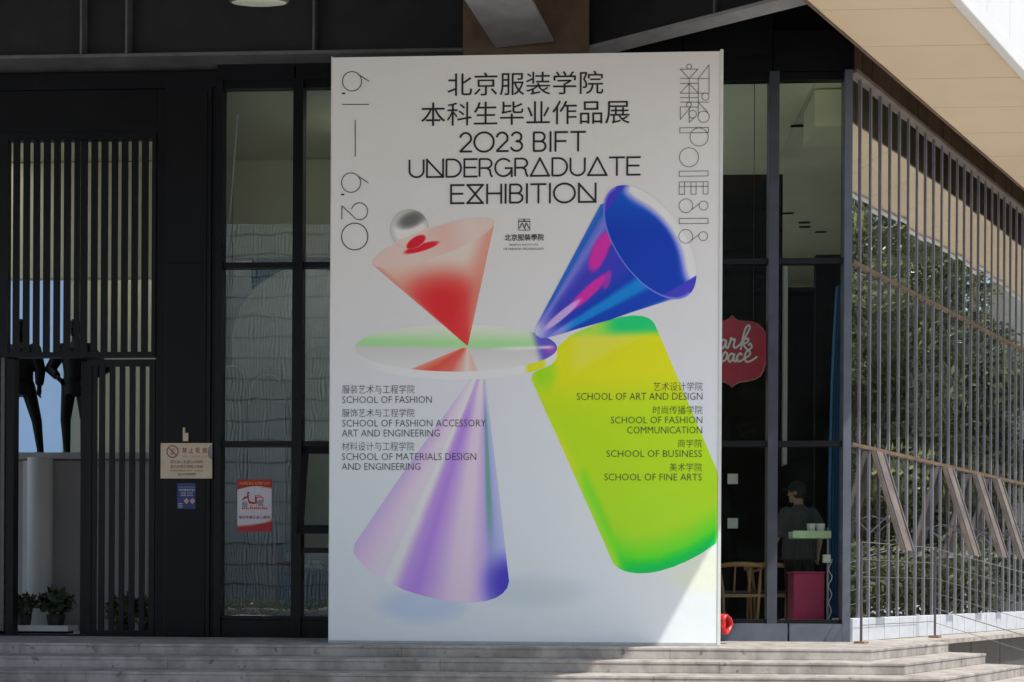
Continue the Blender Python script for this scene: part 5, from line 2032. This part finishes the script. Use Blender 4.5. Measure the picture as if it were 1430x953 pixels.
MB().prism([tuple(e0 - dv * .2 - nv * .2), tuple(e0 + dv * 8.2 - nv * .2), tuple(e0 + dv * 8.2 + nv * 9.2), tuple(e0 - dv * .2 + nv * 9.2)], 9.602, 9.9).build('roof', WHITE, PBK)


def make_tree(seed, h, r):
    rng = np.random.default_rng(seed)
    tk = MB()
    tk.tube([(0, 0, 0), (.05, .02, h * .3), (.0, -.05, h * .6), (.05, 0, h * .92)], [.2, .15, .09, .03], 10)
    for i in range(12):
        a = i * 2.4
        z = h * (.2 + .06 * i)
        L = r * (1.0 - .04 * i)
        tk.tube([(0, 0, z), (L * .5 * math.cos(a), L * .5 * math.sin(a), z + .5), (L * .9 * math.cos(a), L * .9 * math.sin(a), z + .9)], [.06, .04, .015], 6)
    cl = MB()
    for i in range(64):
        a = rng.uniform(0, 6.283)
        z = h * rng.uniform(.10, .98)
        prof = r * (1.0 - .75 * max(0, (z / h - .45) / .55) ** 1.6)
        q_ = prof * math.sqrt(rng.uniform(.05, 1))
        leaf_cloud(400, (q_ * math.cos(a), q_ * math.sin(a), z), (.95, .95, .8), .10, rng, cl)
    return tk, cl


TREE_LEAF = M('tree_leaf', (.12, .128, .06), .28, var=.5, scale=3, spec=.9)
_n = TREE_LEAF.node_tree
_tl = _n.nodes.new('ShaderNodeBsdfTranslucent')
_tl.inputs[0].default_value = (.30, .32, .16, 1)
_mx = _n.nodes.new('ShaderNodeMixShader')
_mx.inputs[0].default_value = .6
_n.links.new(_n.nodes['Principled BSDF'].outputs[0], _mx.inputs[1])
_n.links.new(_tl.outputs[0], _mx.inputs[2])
_n.links.new(_mx.outputs[0], _n.nodes['Material Output'].inputs['Surface'])
BARK = M('bark', (.10, .08, .06), .9, var=.3)
tk, cl = make_tree(3, 12.0, 2.9)
TREE = thing('leafy_tree', 'tall leafy tree nearest the glass wing', 'tree', (0, 0, GZ), 'trees beyond the forecourt')
tk.build('trunk', BARK, None).parent = TREE
cl.build('crown', TREE_LEAF, None).parent = TREE
spots = []
for deg, dist in ((26.5, 34), (30.5, 31.5), (34.3, 34.5), (32.5, 38), (28.5, 39), (37.5, 43), (41, 40), (24, 36), (36, 46), (33, 47), (30, 46), (27, 44), (39, 49)):
    a = math.radians(deg)
    spots.append((cx_ + dist * math.cos(a), cy_ + dist * math.sin(a)))
spots += [(7, -40), (12, -37), (17.5, -41), (23, -38)]
lbs = ['tree at the near end of the row beyond the wing', 'tree second in the row beyond the wing', 'tree third in the row beyond the wing', 'tree behind the row beyond the wing', 'tree at the back of the row beyond the wing', 'tree beside the pale annexe', 'tree behind the pale annexe', 'tree before the row, closest to the wing', 'first tree of the far row beyond the wing', 'second tree of the far row beyond the wing', 'third tree of the far row beyond the wing', 'fourth tree of the far row beyond the wing', 'tree at the far corner of the pale annexe',
       'tree beside the office block', 'tree second from the office block', 'tree third from the office block', 'tree farthest from the office block']
for i, (x, y) in enumerate(spots):
    t = TREE if i == 0 else copy_tree(TREE)
    t.location = (x, y, GZ)
    t.rotation_euler = (0, 0, i * 1.9)
    t.scale = (1, 1, 1 + .08 * math.sin(i * 2.2))
    t['label'] = 'tall leafy green ' + lbs[i]

# low planting in front of the office block
PL = thing('box_hedge', 'low box hedge running along the front of the office block', 'hedge', (-8, -37, GZ))
pm = MB()
for i in range(90):
    leaf_cloud(60, (-27 + i * .42, -37, GZ + .35), (.4, .35, .55), .09, RNG, pm)
pm.build('foliage', TREE_LEAF, PL)
pt = MB()
pt.box(-27.2, 11, -37.3, -36.7, GZ, GZ + .25)
pt.build('planter_wall', GREY_WALL, PL)
# clipped hedge in front of the trees
ha, hb = math.radians(24), math.radians(36.2)
h0 = np.array([cx_ + 28.5 * math.cos(ha), cy_ + 28.5 * math.sin(ha)])
h1 = np.array([cx_ + 28.5 * math.cos(hb), cy_ + 28.5 * math.sin(hb)])
HED = thing('clipped_hedge', 'long clipped green hedge at the foot of the trees beyond the wing', 'hedge', (*((h0 + h1) / 2), GZ))
hm = MB()
for i in range(26):
    t = i / 25
    p_ = h0 + (h1 - h0) * t
    leaf_cloud(260, (p_[0], p_[1], GZ + 1.2), (.5, .5, 1.3), .09, RNG, hm)
hm.build('foliage', TREE_LEAF, HED)
hs = MB()
for i in range(13):
    p_ = h0 + (h1 - h0) * (i + .5) / 13
    hs.tube([(p_[0], p_[1], GZ), (p_[0] + .05, p_[1], GZ + 1.4)], [.04, .015], 6)
hs.build('stem', BARK, HED)
